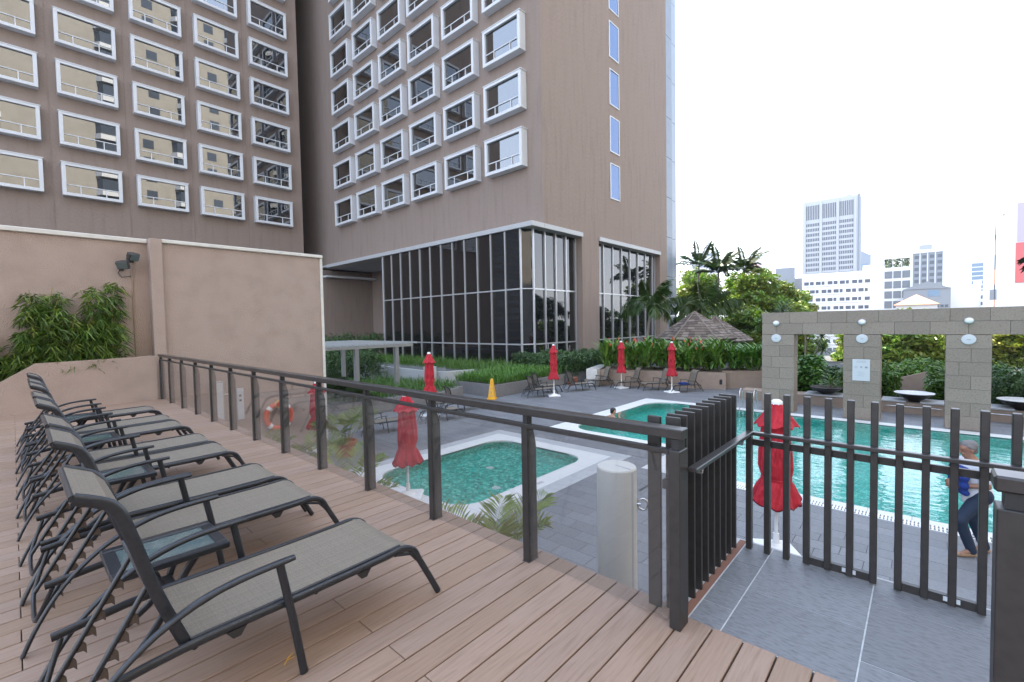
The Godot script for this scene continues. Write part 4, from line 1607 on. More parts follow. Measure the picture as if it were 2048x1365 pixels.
	for sgt in [[-3.6, -2.0], [-1.15, -0.45], [-0.08, 0.7], [1.6, 2.2], [2.9, 5.0], [5.0, 8.0]]:
		b = MB.new(w.position)
		b.bx(21.55, 22.5, 0.401, 0.46, sgt[0], sgt[1], 0.01)
		pm("ledge", b, M.coping_grey, w)
	for s in [[-1.0, 0.5], [1.55, 3.0]]:
		b = MB.new(w.position)
		b.tube([Vector3(21.50, 0.27, s[0]), Vector3(21.50, 0.27, s[1])], 0.012, 6)
		for z in [s[0] + 0.2, s[1] - 0.2]:
			b.tube([Vector3(21.50, 0.27, z), Vector3(21.61, 0.27, z)], 0.008, 5)
		pm("pipe", b, M.steel, w)
	var bn := ["wide black bowl holding a spiky plant, behind the first opening of the colonnade", "wide black bowl with a pale rim behind the second colonnade opening", "wide black bowl with a pale rim behind the third colonnade opening"]
	var bz := [-2.90, -0.24, 2.38]
	for k in 3:
		var bo := thing("water_bowl", bn[k], "bowl", Vector3(22.0, 0.40, bz[k]), 0.0, "black bowls behind the colonnade")
		b = MB.new()
		b.lathe(Vector3.ZERO, [Vector2(0.0, 0.002), Vector2(0.16, 0.002), Vector2(0.18, 0.05), Vector2(0.36, 0.16), Vector2(0.53, 0.28), Vector2(0.565, 0.32)], 36)
		pm("bowl", b, M.bowl_black, bo)
		b = MB.new()
		b.lathe(Vector3.ZERO, [Vector2(0.565, 0.318), Vector2(0.572, 0.335), Vector2(0.55, 0.340), Vector2(0.535, 0.328)], 36)
		pm("rim", b, M.plastic_white if k > 0 else M.bowl_black, bo)
		b = MB.new()
		b.lathe(Vector3.ZERO, [Vector2(0.545, 0.328), Vector2(0.0, 0.31)], 36)
		pm("filling", b, M.coping_white if k > 0 else M.soil, bo)

# ------------------------------------------------------------------ planters, walls and pergola of the garden side
func planters() -> void:
	var g := thing("grass_planter", "grey stone planter of bright grass beside the yellow sign", "planter", Vector3(18, 0, -16.5))
	var b := MB.new(g.position)
	b.bx(15.4, 21.0, -0.005, 0.60, -18.2, -15.1, 0.01)
	pm("planter_box", b, M.planter_grey, g)
	b = MB.new(g.position)
	b.bx(15.5, 20.9, 0.601, 0.63, -18.1, -15.2)
	pm("soil_bed", b, M.soil, g)
	g = thing("grass_planter", "long grey planter of grass at the pergola posts", "planter", Vector3(11, 0, -18))
	b = MB.new(g.position)
	b.prism(PackedVector2Array([Vector2(7.0, -16.9), Vector2(12.7, -15.7), Vector2(14.5, -16.4), Vector2(13.2, -21.0), Vector2(7.0, -23.0)]), Transform3D(Basis(Vector3(1, 0, 0), Vector3(0, 0, 1), Vector3(0, -1, 0)), Vector3(0, 0.55, 0)), 0.555)
	pm("planter_box", b, M.planter_grey, g)
	# strip of grass at the foot of the lobby glass
	g = thing("grass_planter", "strip of grass along the foot of the dark lobby glass", "planter", Vector3(22, 0, -27))
	b = MB.new(g.position)
	b.bx(20.6, 23.6, -0.005, 0.35, -40.0, -18.25)
	pm("planter_box", b, M.planter_grey, g)
	# pale curved parapet with glass, between the two
	var w := thing("ramp_parapet", "pale ramp parapet with a glass upstand between grass planters", "wall", Vector3(17, 0, -25))
	b = MB.new(w.position)
	var pts := [Vector3(15.0, 0, -17.4), Vector3(14.9, 0, -20.5), Vector3(15.9, 0, -25.5), Vector3(17.2, 0, -32.0), Vector3(18.4, 0, -40.0)]
	pts = [Vector3(17.6, 0, -19.0), Vector3(15.9, 0, -19.4), Vector3(15.6, 0, -20.6), Vector3(15.9, 0, -25.0), Vector3(16.2, 0, -30.0), Vector3(16.5, 0, -36.0)]
	for k in pts.size() - 1:
		var a: Vector3 = pts[k]
		var e: Vector3 = pts[k + 1]
		var d := (e - a).normalized()
		b.box((a + e) * 0.5 + Vector3(0, 0.48, 0), Vector3((e - a).length() + 0.05, 0.96, 0.14), Basis(d, Vector3.UP, d.cross(Vector3.UP)), 0.01)
	pm("parapet", b, M.parapet_pale, w)
	for k in range(1, pts.size() - 1):
		var a: Vector3 = pts[k]
		var e: Vector3 = pts[k + 1]
		var d := (e - a).normalized()
		b = MB.new(w.position)
		b.box((a + e) * 0.5 + Vector3(0, 1.08, 0), Vector3((e - a).length() - 0.02, 0.24, 0.012), Basis(d, Vector3.UP, d.cross(Vector3.UP)))
		pm("glass_upstand", b, M.clear_glass, w)
	b = MB.new(w.position)
	b.bx(15.0, 15.55, 0.0, 1.25, -20.2, -19.75, 0.01)
	pm("pillar", b, M.parapet_pale, w)
	# pergola
	var p := thing("pergola", "grey white slatted pergola on two square posts above the grass", "pergola", Vector3(10.5, 0.5, -18))
	for x in [9.87, 11.86]:
		b = MB.new(p.position)
		b.bx(x - 0.09, x + 0.09, 0.45, 2.54, -18.09, -17.91, 0.008)
		pm("post", b, M.pergola_post, p)
	b = MB.new(p.position)
	b.bx(6.6, 12.75, 2.54, 2.68, -18.06, -17.94, 0.008)
	pm("beam", b, M.pergola_grey, p)
	b = MB.new(p.position)
	b.bx(6.6, 12.75, 2.54, 2.68, -23.06, -22.94, 0.008)
	pm("beam", b, M.pergola_grey, p)
	for x in [7.5, 11.86]:
		b = MB.new(p.position)
		b.bx(x - 0.09, x + 0.09, 0.0, 2.54, -23.09, -22.91, 0.008)
		pm("post", b, M.pergola_post, p)
	for k in 22:
		b = MB.new(p.position)
		var x := 6.65 + 0.29 * k
		b.bx(x - 0.02, x + 0.02, 2.681, 2.76, -23.6, -17.6)
		pm("slat", b, M.pergola_grey, p)
	# tan flower planter (turned) and its neighbours
	var fp := thing("flower_planter", "tan rendered planter wall under the red-flowered hedge", "planter", Vector3(22.6, 0, -10.4))
	b = MB.new(fp.position)
	b.prism(PackedVector2Array([Vector2(22.15, -13.45), Vector2(24.05, -7.35), Vector2(26.6, -8.1), Vector2(24.7, -14.3)]), Transform3D(Basis(Vector3(1, 0, 0), Vector3(0, 0, 1), Vector3(0, -1, 0)), Vector3(0, 0.83, 0)), 0.835)
	pm("planter_wall", b, M.planter_tan, fp)
	b = MB.new(fp.position)
	b.prism(PackedVector2Array([Vector2(21.55, -14.0), Vector2(21.75, -13.42), Vector2(22.13, -13.46), Vector2(24.6, -14.4), Vector2(24.4, -14.9)]), Transform3D(Basis(Vector3(1, 0, 0), Vector3(0, 0, 1), Vector3(0, -1, 0)), Vector3(0, 0.90, 0)), 0.905)
	pm("white_end", b, M.white_trim, fp)
	b = MB.new(fp.position)
	b.bx(23.96, 24.0, 0.25, 0.50, -7.72, -7.52, 0.01)
	pm("step_light", b, M.bronze_black, fp)
	fp = thing("flower_planter", "recessed tan planter between the flower hedge and the colonnade", "planter", Vector3(25.5, 0, -6.5))
	b = MB.new(fp.position)
	b.prism(PackedVector2Array([Vector2(24.5, -7.7), Vector2(24.6, -7.3), Vector2(25.9, -5.4), Vector2(27.5, -6.4), Vector2(26.6, -8.05)]), Transform3D(Basis(Vector3(1, 0, 0), Vector3(0, 0, 1), Vector3(0, -1, 0)), Vector3(0, 0.90, 0)), 0.905)
	pm("planter_wall", b, M.planter_tan, fp)
	# dark box and terracotta trough under the bushes
	fp = thing("flower_planter", "dark low planter and terracotta trough under the dark bushes", "planter", Vector3(21.5, 0, -15.2))
	b = MB.new(fp.position)
	b.bx(21.15, 24.0, -0.005, 0.62, -19.4, -14.95, 0.01)
	pm("planter_box", b, M.planter_grey, fp)
	b = MB.new(fp.position)
	b.bx(21.05, 21.45, 0.0, 0.42, -14.93, -14.5, 0.01)
	pm("trough", b, M.terracotta, fp)

# ------------------------------------------------------------------ small things on the terrace
func small_things() -> void:
	# a straw blown onto the deck
	var st := thing("straw", "dry yellow straw lying on the deck by a lounger leg", "straw", Vector3(0.84, DK + 0.001, -2.29))
	var sb := MB.new()
	sb.tube([Vector3(-0.02, 0.004, 0.02), Vector3(0.01, 0.006, -0.01), Vector3(0.045, 0.004, -0.035)], [0.002, 0.003, 0.001], 5)
	sb.tube([Vector3(0.0, 0.004, 0.0), Vector3(0.035, 0.006, 0.004)], [0.002, 0.001], 5)
	pm("stalk", sb, M.yellow_rope, st)
	# shower column
	var t := thing("shower_column", "pale granite shower column with a steel push ring behind the railing", "column", Vector3(4.43, 0, -2.5))
	var b := MB.new()
	b.lathe(Vector3.ZERO, [Vector2(0.215, 0.0), Vector2(0.215, 1.90), Vector2(0.205, 1.915), Vector2(0.0, 1.92)], 40)
	pm("shaft", b, M.granite_white, t)
	b = MB.new()
	var a := -0.18
	b.box(Vector3(sin(a) * 0.2065, 0.95, cos(a) * 0.2065), Vector3(0.028, 1.88, 0.02), Basis(Vector3.UP, a))
	b.box(Vector3(sin(a) * 0.09, 1.9195, cos(a) * 0.09), Vector3(0.02, 0.004, 0.2), Basis(Vector3.UP, a))
	pm("groove_plate", b, M.coping_grey, t)
	b = MB.new()
	var rp := []
	for k in 17:
		var q := TAU * k / 16.0
		rp.append(Vector3(0.49, 0, 0.87) * (0.275 + 0.055 * cos(q)) + Vector3(0, 1.50 + 0.06 * sin(q), 0))
	b.tube(rp, 0.014, 8)
	b.tube([Vector3(0.095, 1.50, 0.17), Vector3(0.125, 1.50, 0.225)], 0.02, 8)
	pm("push_ring", b, M.steel, t)
	# lifebuoy on the wall
	t = thing("lifebuoy", "orange lifebuoy with pale bands hanging on the tan wall", "lifebuoy", Vector3(5.04, 0.98, -13.66))
	b = MB.new()
	for k in 8:
		var p := []
		for i in 7:
			var q := TAU * (k * 6 + i) / 48.0
			p.append(Vector3(cos(q) * 0.34, sin(q) * 0.34, 0))
		if k % 2 == 0:
			b.tube(p, 0.075, 10, Vector2(1, 1), Vector3.BACK, false)
	pm("ring", b, M.orange_plastic, t)
	b = MB.new()
	for k in 4:
		var p := []
		for i in 7:
			var q := TAU * (k * 12 + 6 + i) / 48.0
			p.append(Vector3(cos(q) * 0.34, sin(q) * 0.34, 0))
		b.tube(p, 0.0755, 10, Vector2(1, 1), Vector3.BACK, false)
	var rg := pm("ring_section", b, M.orange_plastic, t)
	b = MB.new()
	for k in 4:
		var p := []
		for i in 3:
			var q := TAU * (k * 12 + 5 + i) / 48.0
			p.append(Vector3(cos(q) * 0.34, sin(q) * 0.34, 0))
		b.tube(p, 0.078, 10, Vector2(1, 1), Vector3.BACK, false)
	pm("pale_band", b, M.plastic_white, rg)
	b = MB.new()
	for k in 5:
		var p := []
		for i in 13:
			var q := TAU * i / 12.0
			p.append(Vector3(cos(q) * (0.12 + 0.012 * k) + 0.01 * k, 0.36 + sin(q) * 0.11, 0.085 + 0.012 * k))
		b.tube(p, 0.010, 5)
	pm("rope_coil", b, M.yellow_rope, t)
	b = MB.new()
	b.bx(-0.03, 0.03, 0.25, 0.40, -0.085, -0.072)
	b.tube([Vector3(0, 0.30, -0.075), Vector3(0, 0.262, 0.06)], 0.012, 6)
	pm("hook", b, M.steel, t)
	# wet floor sign
	t = thing("wet_floor_sign", "yellow tapered wet floor sign standing on the terrace", "sign", Vector3(15.0, 0.002, -14.95), 0.5)
	b = MB.new()
	for s in 4:
		var bs := Basis(Vector3.UP, PI / 2 * s)
		b.quad(bs * Vector3(-0.20, 0.0, 0.20), bs * Vector3(0.20, 0.0, 0.20), bs * Vector3(0.20, 0.04, 0.20), bs * Vector3(-0.20, 0.04, 0.20))
		b.quad(bs * Vector3(-0.20, 0.04, 0.20), bs * Vector3(0.20, 0.04, 0.20), bs * Vector3(0.16, 0.05, 0.16), bs * Vector3(-0.16, 0.05, 0.16))
		b.quad(bs * Vector3(-0.16, 0.05, 0.16), bs * Vector3(0.16, 0.05, 0.16), bs * Vector3(0.055, 0.92, 0.055), bs * Vector3(-0.055, 0.92, 0.055))
		b.quad(bs * Vector3(-0.055, 0.92, 0.055), bs * Vector3(0.055, 0.92, 0.055), bs * Vector3(0.03, 0.96, 0.03), bs * Vector3(-0.03, 0.96, 0.03))
	b.quad(Vector3(-0.03, 0.96, 0.03), Vector3(0.03, 0.96, 0.03), Vector3(0.03, 0.96, -0.03), Vector3(-0.03, 0.96, -0.03))
	pm("body", b, M.yellow_plastic, t)
	b = MB.new()
	for s in 4:
		var bs := Basis(Vector3.UP, PI / 2 * s) * Basis(Vector3.RIGHT, -atan2(0.105, 0.87))
		var at := Basis(Vector3.UP, PI / 2 * s) * Vector3(0, 0.05, 0.1615)
		for r in [[-0.07, 0.07, 0.10, 0.115], [-0.06, 0.06, 0.135, 0.15], [-0.02, 0.02, 0.22, 0.34], [-0.05, 0.0, 0.32, 0.335], [-0.06, 0.06, 0.44, 0.455], [-0.05, 0.05, 0.48, 0.495], [-0.012, 0.012, 0.58, 0.66]]:
			b.quad(at + bs * Vector3(r[0], r[2], 0), at + bs * Vector3(r[1], r[2], 0), at + bs * Vector3(r[1], r[3], 0), at + bs * Vector3(r[0], r[3], 0))
	pm("print", b, M.print_grey, t)
	# pool ladder
	t = thing("pool_ladder", "bent stainless steel pool ladder at the far pool edge", "ladder", Vector3(18.9, 0, -5.0))
	for z in [-5.25, -4.75]:
		b = MB.new(t.position)
		b.tube(arc([Vector3(19.25, 0.0, z), Vector3(19.25, 0.55, z), Vector3(19.12, 0.78, z), Vector3(18.9, 0.80, z), Vector3(18.80, 0.62, z), Vector3(18.78, 0.0, z), Vector3(18.78, -0.9, z)], 5), 0.021, 8)
		pm("rail", b, M.steel, t)
	for y in [-0.3, -0.6, -0.85]:
		b = MB.new(t.position)
		b.bx(18.74, 18.82, y, y + 0.02, -5.23, -4.77)
		pm("tread", b, M.steel, t)

# ------------------------------------------------------------------ plants
func blade_mesh(l: float, w: float, bend: float, seg := 4, fold := 0.25) -> ArrayMesh:
	# strap leaf: base at the origin, rising along y and bending towards z
	var b := MB.new()
	b.colored = false
	var prev := []
	for k in seg + 1:
		var u := float(k) / seg
		var ww: float = w * 0.5 * (1.0 - pow(u, 2.2)) * (0.55 + 0.45 * min(1.0, u * 4.0))
		var p := Vector3(0, l * (u - 0.35 * bend * u * u * u), l * bend * u * u)
		var cur := [p + Vector3(-ww, 0, ww * fold), p + Vector3(0, 0, 0), p + Vector3(ww, 0, ww * fold)]
		if k > 0:
			for s in 2:
				var a: Vector3 = prev[s]
				var c: Vector3 = prev[s + 1]
				var d: Vector3 = cur[s + 1]
				var e: Vector3 = cur[s]
				var nn := (c - a).cross(d - a)
				if nn.length() < 1e-10:
					nn = (d - a).cross(e - a)
				nn = nn.normalized()
				b.tri(a, c, d, nn, nn, nn)
				if (d - e).length() > 1e-5:
					b.tri(a, d, e, nn, nn, nn)
		prev = cur
	return b.mesh()

func spray_mesh(n: int, l: float, w: float, spread: float, sd: int, droop := 0.5, round_leaf := false) -> ArrayMesh:
	# a twig with n leaves set round it
	var r := RandomNumberGenerator.new()
	r.seed = sd
	var b := MB.new()
	for k in n:
		var o := Vector3(r.randf_range(-1, 1), r.randf_range(-1, 1), r.randf_range(-1, 1)) * spread
		var d := Vector3(r.randf_range(-1, 1), r.randf_range(-0.7, 0.6) - droop * 0.4, r.randf_range(-1, 1)).normalized()
		var sd2 := d.cross(Vector3(r.randf_range(-1, 1), 1.2, r.randf_range(-1, 1))).normalized()
		var ll := l * r.randf_range(0.7, 1.2)
		var mid := o + d * ll * (0.42 if round_leaf else 0.35)
		var tip := o + d * ll + Vector3(0, -droop * ll * 0.35, 0)
		var a := mid + sd2 * w * 0.5
		var c := mid - sd2 * w * 0.5
		var nn := (a - o).cross(c - o).normalized()
		if nn.y < 0:
			nn = -nn
		b.tri(o, a, tip, nn, nn, nn)
		b.tri(o, tip, c, nn, nn, nn)
	return b.mesh()

func frond_mesh(l: float, pairs: int, leaf_l: float, leaf_w: float, arch: float, droop: float, sd: int, vee := 0.5) -> ArrayMesh:
	# feather frond: rises along z+y and arches over; leaflets both sides
	var r := RandomNumberGenerator.new()
	r.seed = sd
	var b := MB.new()
	var path := []
	for k in 13:
		var u := k / 12.0
		path.append(Vector3(0, l * (u * 0.75 - arch * u * u), l * (u * 0.85 - 0.18 * u * u)))
	var rad := []
	for k in 13:
		rad.append(0.018 * l * 0.5 * (1.0 - 0.8 * k / 12.0))
	b.colored = true
	b.col = Color(1.2, 1.2, 0.9)
	b.tube(path, rad, 4)
	for k in pairs:
		var u := 0.16 + 0.84 * k / float(pairs - 1)
		var f := u * 12.0
		var i := int(min(11.0, floor(f)))
		var p: Vector3 = path[i].lerp(path[i + 1], f - i)
		var t: Vector3 = (path[i + 1] - path[i]).normalized()
		var up := t.cross(Vector3.RIGHT).normalized()
		if up.y < 0:
			up = -up
		var ll := leaf_l * sin(PI * (0.14 + 0.80 * u)) * r.randf_range(0.85, 1.1)
		for s in [-1.0, 1.0]:
			var d: Vector3 = (Vector3(s, 0, 0) * 0.9 + t * (0.45 + 0.5 * u) + up * vee * r.randf_range(0.2, 1.5)).normalized()
			var wv := d.cross(up).normalized() * leaf_w * 0.5
			var mid := p + d * ll * 0.5
			var tip := p + d * ll + Vector3(0, -droop * ll * r.randf_range(0.7, 1.3), 0)
			var nn := d.cross(wv).normalized()
			if nn.y < 0:
				nn = -nn
			var tone := r.randf_range(0.55, 1.5)
			b.col = Color(tone * r.randf_range(0.8, 1.3), tone, tone)
			b.tri(p, mid + wv, tip, nn, nn, nn)
			b.tri(p, tip, mid - wv, nn, nn, nn)
	return b.mesh()

func green(base: Color, vary := 0.25) -> Color:
	var k := rf(1.0 - vary, 1.0 + vary)
	return Color(base.r * k * rf(0.85, 1.25), base.g * k, base.b * k * rf(0.8, 1.2))

func tint_mesh(m: ArrayMesh, c: Color) -> ArrayMesh:
	# the same mesh with one vertex colour (linear)
	var arr := m.surface_get_arrays(0)
	var n: int = arr[Mesh.ARRAY_VERTEX].size()
	var cc := PackedColorArray()
	cc.resize(n)
	cc.fill(c)
	if arr[Mesh.ARRAY_COLOR] != null:
		for i in n:
			cc[i] = arr[Mesh.ARRAY_COLOR][i] * c
	arr[Mesh.ARRAY_COLOR] = cc
	var o := ArrayMesh.new()
	o.add_surface_from_arrays(Mesh.PRIMITIVE_TRIANGLES, arr)
	return o

func inside(poly: PackedVector2Array) -> Vector2:
	var r := Rect2(poly[0], Vector2.ZERO)
	for p in poly:
		r = r.expand(p)
	for k in 60:
		var q := Vector2(rf(r.position.x, r.end.x), rf(r.position.y, r.end.y))
		if Geometry2D.is_point_in_polygon(q, poly):
			return q
	return poly[0]

func grass_bed(label: String, poly: PackedVector2Array, y: float, n: int, h: float, col: Color, w := 0.03) -> void:
	var o := []
	var cols := PackedColorArray()
	for k in n:
		var q := inside(poly)
		var s := rf(0.65, 1.2)
		o.append(Transform3D(Basis(Vector3.UP, rf(0, TAU)) * Basis(Vector3.RIGHT, rf(0.0, 0.45)) * Basis.from_scale(Vector3(s, s, s)), Vector3(q.x, y, q.y)))
		cols.append(green(col))
	var m := multi("grass", blade_mesh(h, w, 0.45, 4), M.leaf, self, o, cols)
	m.set_meta("kind", "stuff")
	m.set_meta("label", label)
	m.set_meta("category", "grass")

func hedge(called: String, label: String, poly: PackedVector2Array, y0: float, y1: float, n: int, mesh: Mesh, mat: Material, col: Color, group := "", upright := false) -> Node3D:
	var c := Vector2.ZERO
	for p in poly:
		c += p / poly.size()
	var t := thing(called, label, "hedge", Vector3(c.x, y0, c.y), 0.0, group)
	var o := []
	var cols := PackedColorArray()
	for k in n:
		var q := inside(poly)
		var e := pow(rf(0, 1), 0.65)
		var bumpv := 0.82 + 0.18 * sin(q.x * 2.1 + 1.0) * cos(q.y * 1.7)
		var s := rf(0.7, 1.25)
		var bs := Basis(Vector3.UP, rf(0, TAU))
		if upright:
			bs = bs * Basis(Vector3.RIGHT, rf(0.05, 0.75))
		else:
			bs = bs * Basis(Vector3.RIGHT, rf(-0.6, 0.6))
		o.append(Transform3D(bs * Basis.from_scale(Vector3(s, s, s)), Vector3(q.x - c.x, (y1 - y0) * e * bumpv, q.y - c.y)))
		cols.append(green(col, 0.35))
	merged("foliage", mesh, mat, t, o, cols)
	var st := MB.new()
	for k in 14:
		var q := inside(poly)
		st.tube([Vector3(q.x - c.x, 0, q.y - c.y), Vector3(q.x - c.x + rf(-0.1, 0.1), (y1 - y0) * 0.75, q.y - c.y + rf(-0.1, 0.1))], 0.012, 5)
	pm("stems", st, M.bark, t)
	return t

func tree(called: String, label: String, at: Vector3, top: float, r: Vector3, lobes: int, per: int, mesh: Mesh, col: Color, group: String, seedv: int) -> void:
	# trunk with limbs; crown of leaf twigs gathered in lobes over the limb ends
	var t := thing(called, label, "tree", at, 0.0, group)
	rng.seed = seedv
	var hgt := top - at.y
	var cy := hgt - r.y
	var b := MB.new()
	var tr: float = 0.05 * r.x + 0.06
	b.tube(arc([Vector3.ZERO, Vector3(rf(-0.2, 0.2), cy * 0.5, rf(-0.2, 0.2)), Vector3(rf(-0.2, 0.2), cy, rf(-0.2, 0.2))], 4), [tr * 1.3, tr, tr * 0.95, tr * 0.9, tr * 0.85, tr * 0.8, tr * 0.7, tr * 0.6, tr * 0.5], 8)
	var o := []
	var cols := PackedColorArray()
	for k in lobes:
		var d := Vector3(rf(-1, 1), rf(-0.55, 1), rf(-1, 1)).normalized() * pow(rf(0.15, 1), 0.45)
		var c := Vector3(d.x * r.x * 0.78, cy + d.y * r.y * 0.78, d.z * r.z * 0.78)
		b.tube([Vector3(0, cy * 0.72, 0), Vector3(c.x * 0.4, lerp(cy * 0.8, c.y, 0.5), c.z * 0.4), c], [tr * 0.35, tr * 0.22, tr * 0.06], 5, Vector2.ONE, Vector3.RIGHT)
		var lr: float = (r.x + r.y + r.z) / 3.0 * rf(0.26, 0.42)
		var lc := green(col, 0.22)
		for j in per:
			var q := Vector3(rf(-1, 1), rf(-0.75, 1), rf(-1, 1)).normalized() * lr * rf(0.55, 1.05)
			q.y *= 0.7
			var s := rf(0.75, 1.3)
			o.append(Transform3D(Basis.from_euler(Vector3(rf(-0.5, 0.5), rf(0, TAU), rf(-0.5, 0.5))) * Basis.from_scale(Vector3(s, s, s)), c + q))
			cols.append(green(lc, 0.18))
	pm("trunk", b, M.bark, t)
	merged("crown", mesh, M.leaf, t, o, cols)

func palm(called: String, label: String, at: Vector3, hgt: float, lean: Vector3, fl: float, n: int, col: Color, group: String, leafl: float, arch: float, trunk_r: float, seedv: int, droop := 0.5, upright := 0.0, vee := 0.5) -> void:
	var t := thing(called, label, "palm", at, 0.0, group)
	rng.seed = seedv
	var b := MB.new()
	var rr := []
	var pp := arc([Vector3.ZERO, lean * 0.35 + Vector3(0, hgt * 0.5, 0), lean + Vector3(0, hgt, 0)], 5)
	for k in pp.size():
		rr.append(trunk_r * lerp(1.15, 0.75, float(k) / (pp.size() - 1)))
	b.tube(pp, rr, 8)
	pm("trunk", b, M.palm_trunk if trunk_r > 0.05 else M.cane, t)
	var ms := []
	for k in 3:
		ms.append(tint_mesh(frond_mesh(fl * [1.0, 0.9, 1.08][k], 34, leafl, leafl * 0.036, arch * [1.0, 1.25, 0.8][k], droop, seedv + k, vee), green(col, 0.2)))
	for k in n:
		var u := float(k) / n
		var tilt: float = lerp(-0.75 + upright * 0.5, 0.75 - upright, u) + rf(-0.1, 0.1)
		var bs := Basis(Vector3.UP, k * 2.399 + rf(-0.2, 0.2)) * Basis(Vector3.RIGHT, tilt)
		part("frond", ms[k % 3], M.leaf, t, Transform3D(bs * Basis.from_scale(Vector3.ONE * rf(0.85, 1.08)), lean + Vector3(0, hgt - 0.02, 0)))

func areca(label: String, at: Vector3, hgt: float, fl: float, n: int, col: Color, seedv: int, pot := true) -> void:
	# clumping palm: several canes from one base, light feather fronds
	var t := thing("areca_palm", label, "palm", at, 0.0, "young palms at the foot of the deck")
	rng.seed = seedv
	if pot:
		var b := MB.new()
		b.lathe(Vector3.ZERO, [Vector2(0.0, 0.0), Vector2(0.22, 0.0), Vector2(0.30, 0.36), Vector2(0.33, 0.36), Vector2(0.33, 0.42), Vector2(0.27, 0.42), Vector2(0.25, 0.36), Vector2(0.0, 0.35)], 22)
		pm("pot", b, M.terracotta, t)
	var ms := []
	for k in 3:
		ms.append(tint_mesh(frond_mesh(fl * [1.0, 0.85, 1.1][k], 20, fl * 0.42, 0.013, [0.42, 0.55, 0.32][k], 0.18, seedv + k, 0.7), green(col, 0.15)))
	for k in n:
		var a := k * 2.399
		var base := Vector3(cos(a), 0, sin(a)) * rf(0.02, 0.14) + Vector3(0, 0.34 if pot else 0.0, 0)
		var topv := base + Vector3(cos(a) * 0.1, hgt * rf(0.6, 1.0) - base.y, sin(a) * 0.1)
		var b := MB.new()
		b.tube([base, topv], [0.014, 0.010], 6)
		pm("cane", b, M.cane, t)
		part("frond", ms[k % 3], M.leaf, t, Transform3D(Basis(Vector3.UP, PI / 2 - a + rf(-0.5, 0.5)) * Basis(Vector3.RIGHT, rf(-0.35, 0.35)), topv))

func spiky(called: String, label: String, at: Vector3, stems: Array, l: float, w: float, n: int, col: Color, group := "") -> void:
	# rosettes of stiff straps on bare stems
	var t := thing(called, label, "plant", at, 0.0, group)
	var b := MB.new()
	var o := []
	var cols := PackedColorArray()
	for s in stems:
		b.tube(arc([Vector3.ZERO, s * 0.5 + Vector3(rf(-0.1, 0.1), 0, rf(-0.1, 0.1)), s], 3), 0.045, 6)
		for k in n:
			o.append(Transform3D(Basis(Vector3.UP, k * 2.399) * Basis(Vector3.RIGHT, lerp(0.1, 1.9, float(k) / n)), s))
			cols.append(green(col))
	pm("stem", b, M.palm_trunk, t)
	merged("leaves", blade_mesh(l, w, 0.35, 4), M.leaf, t, o, cols)

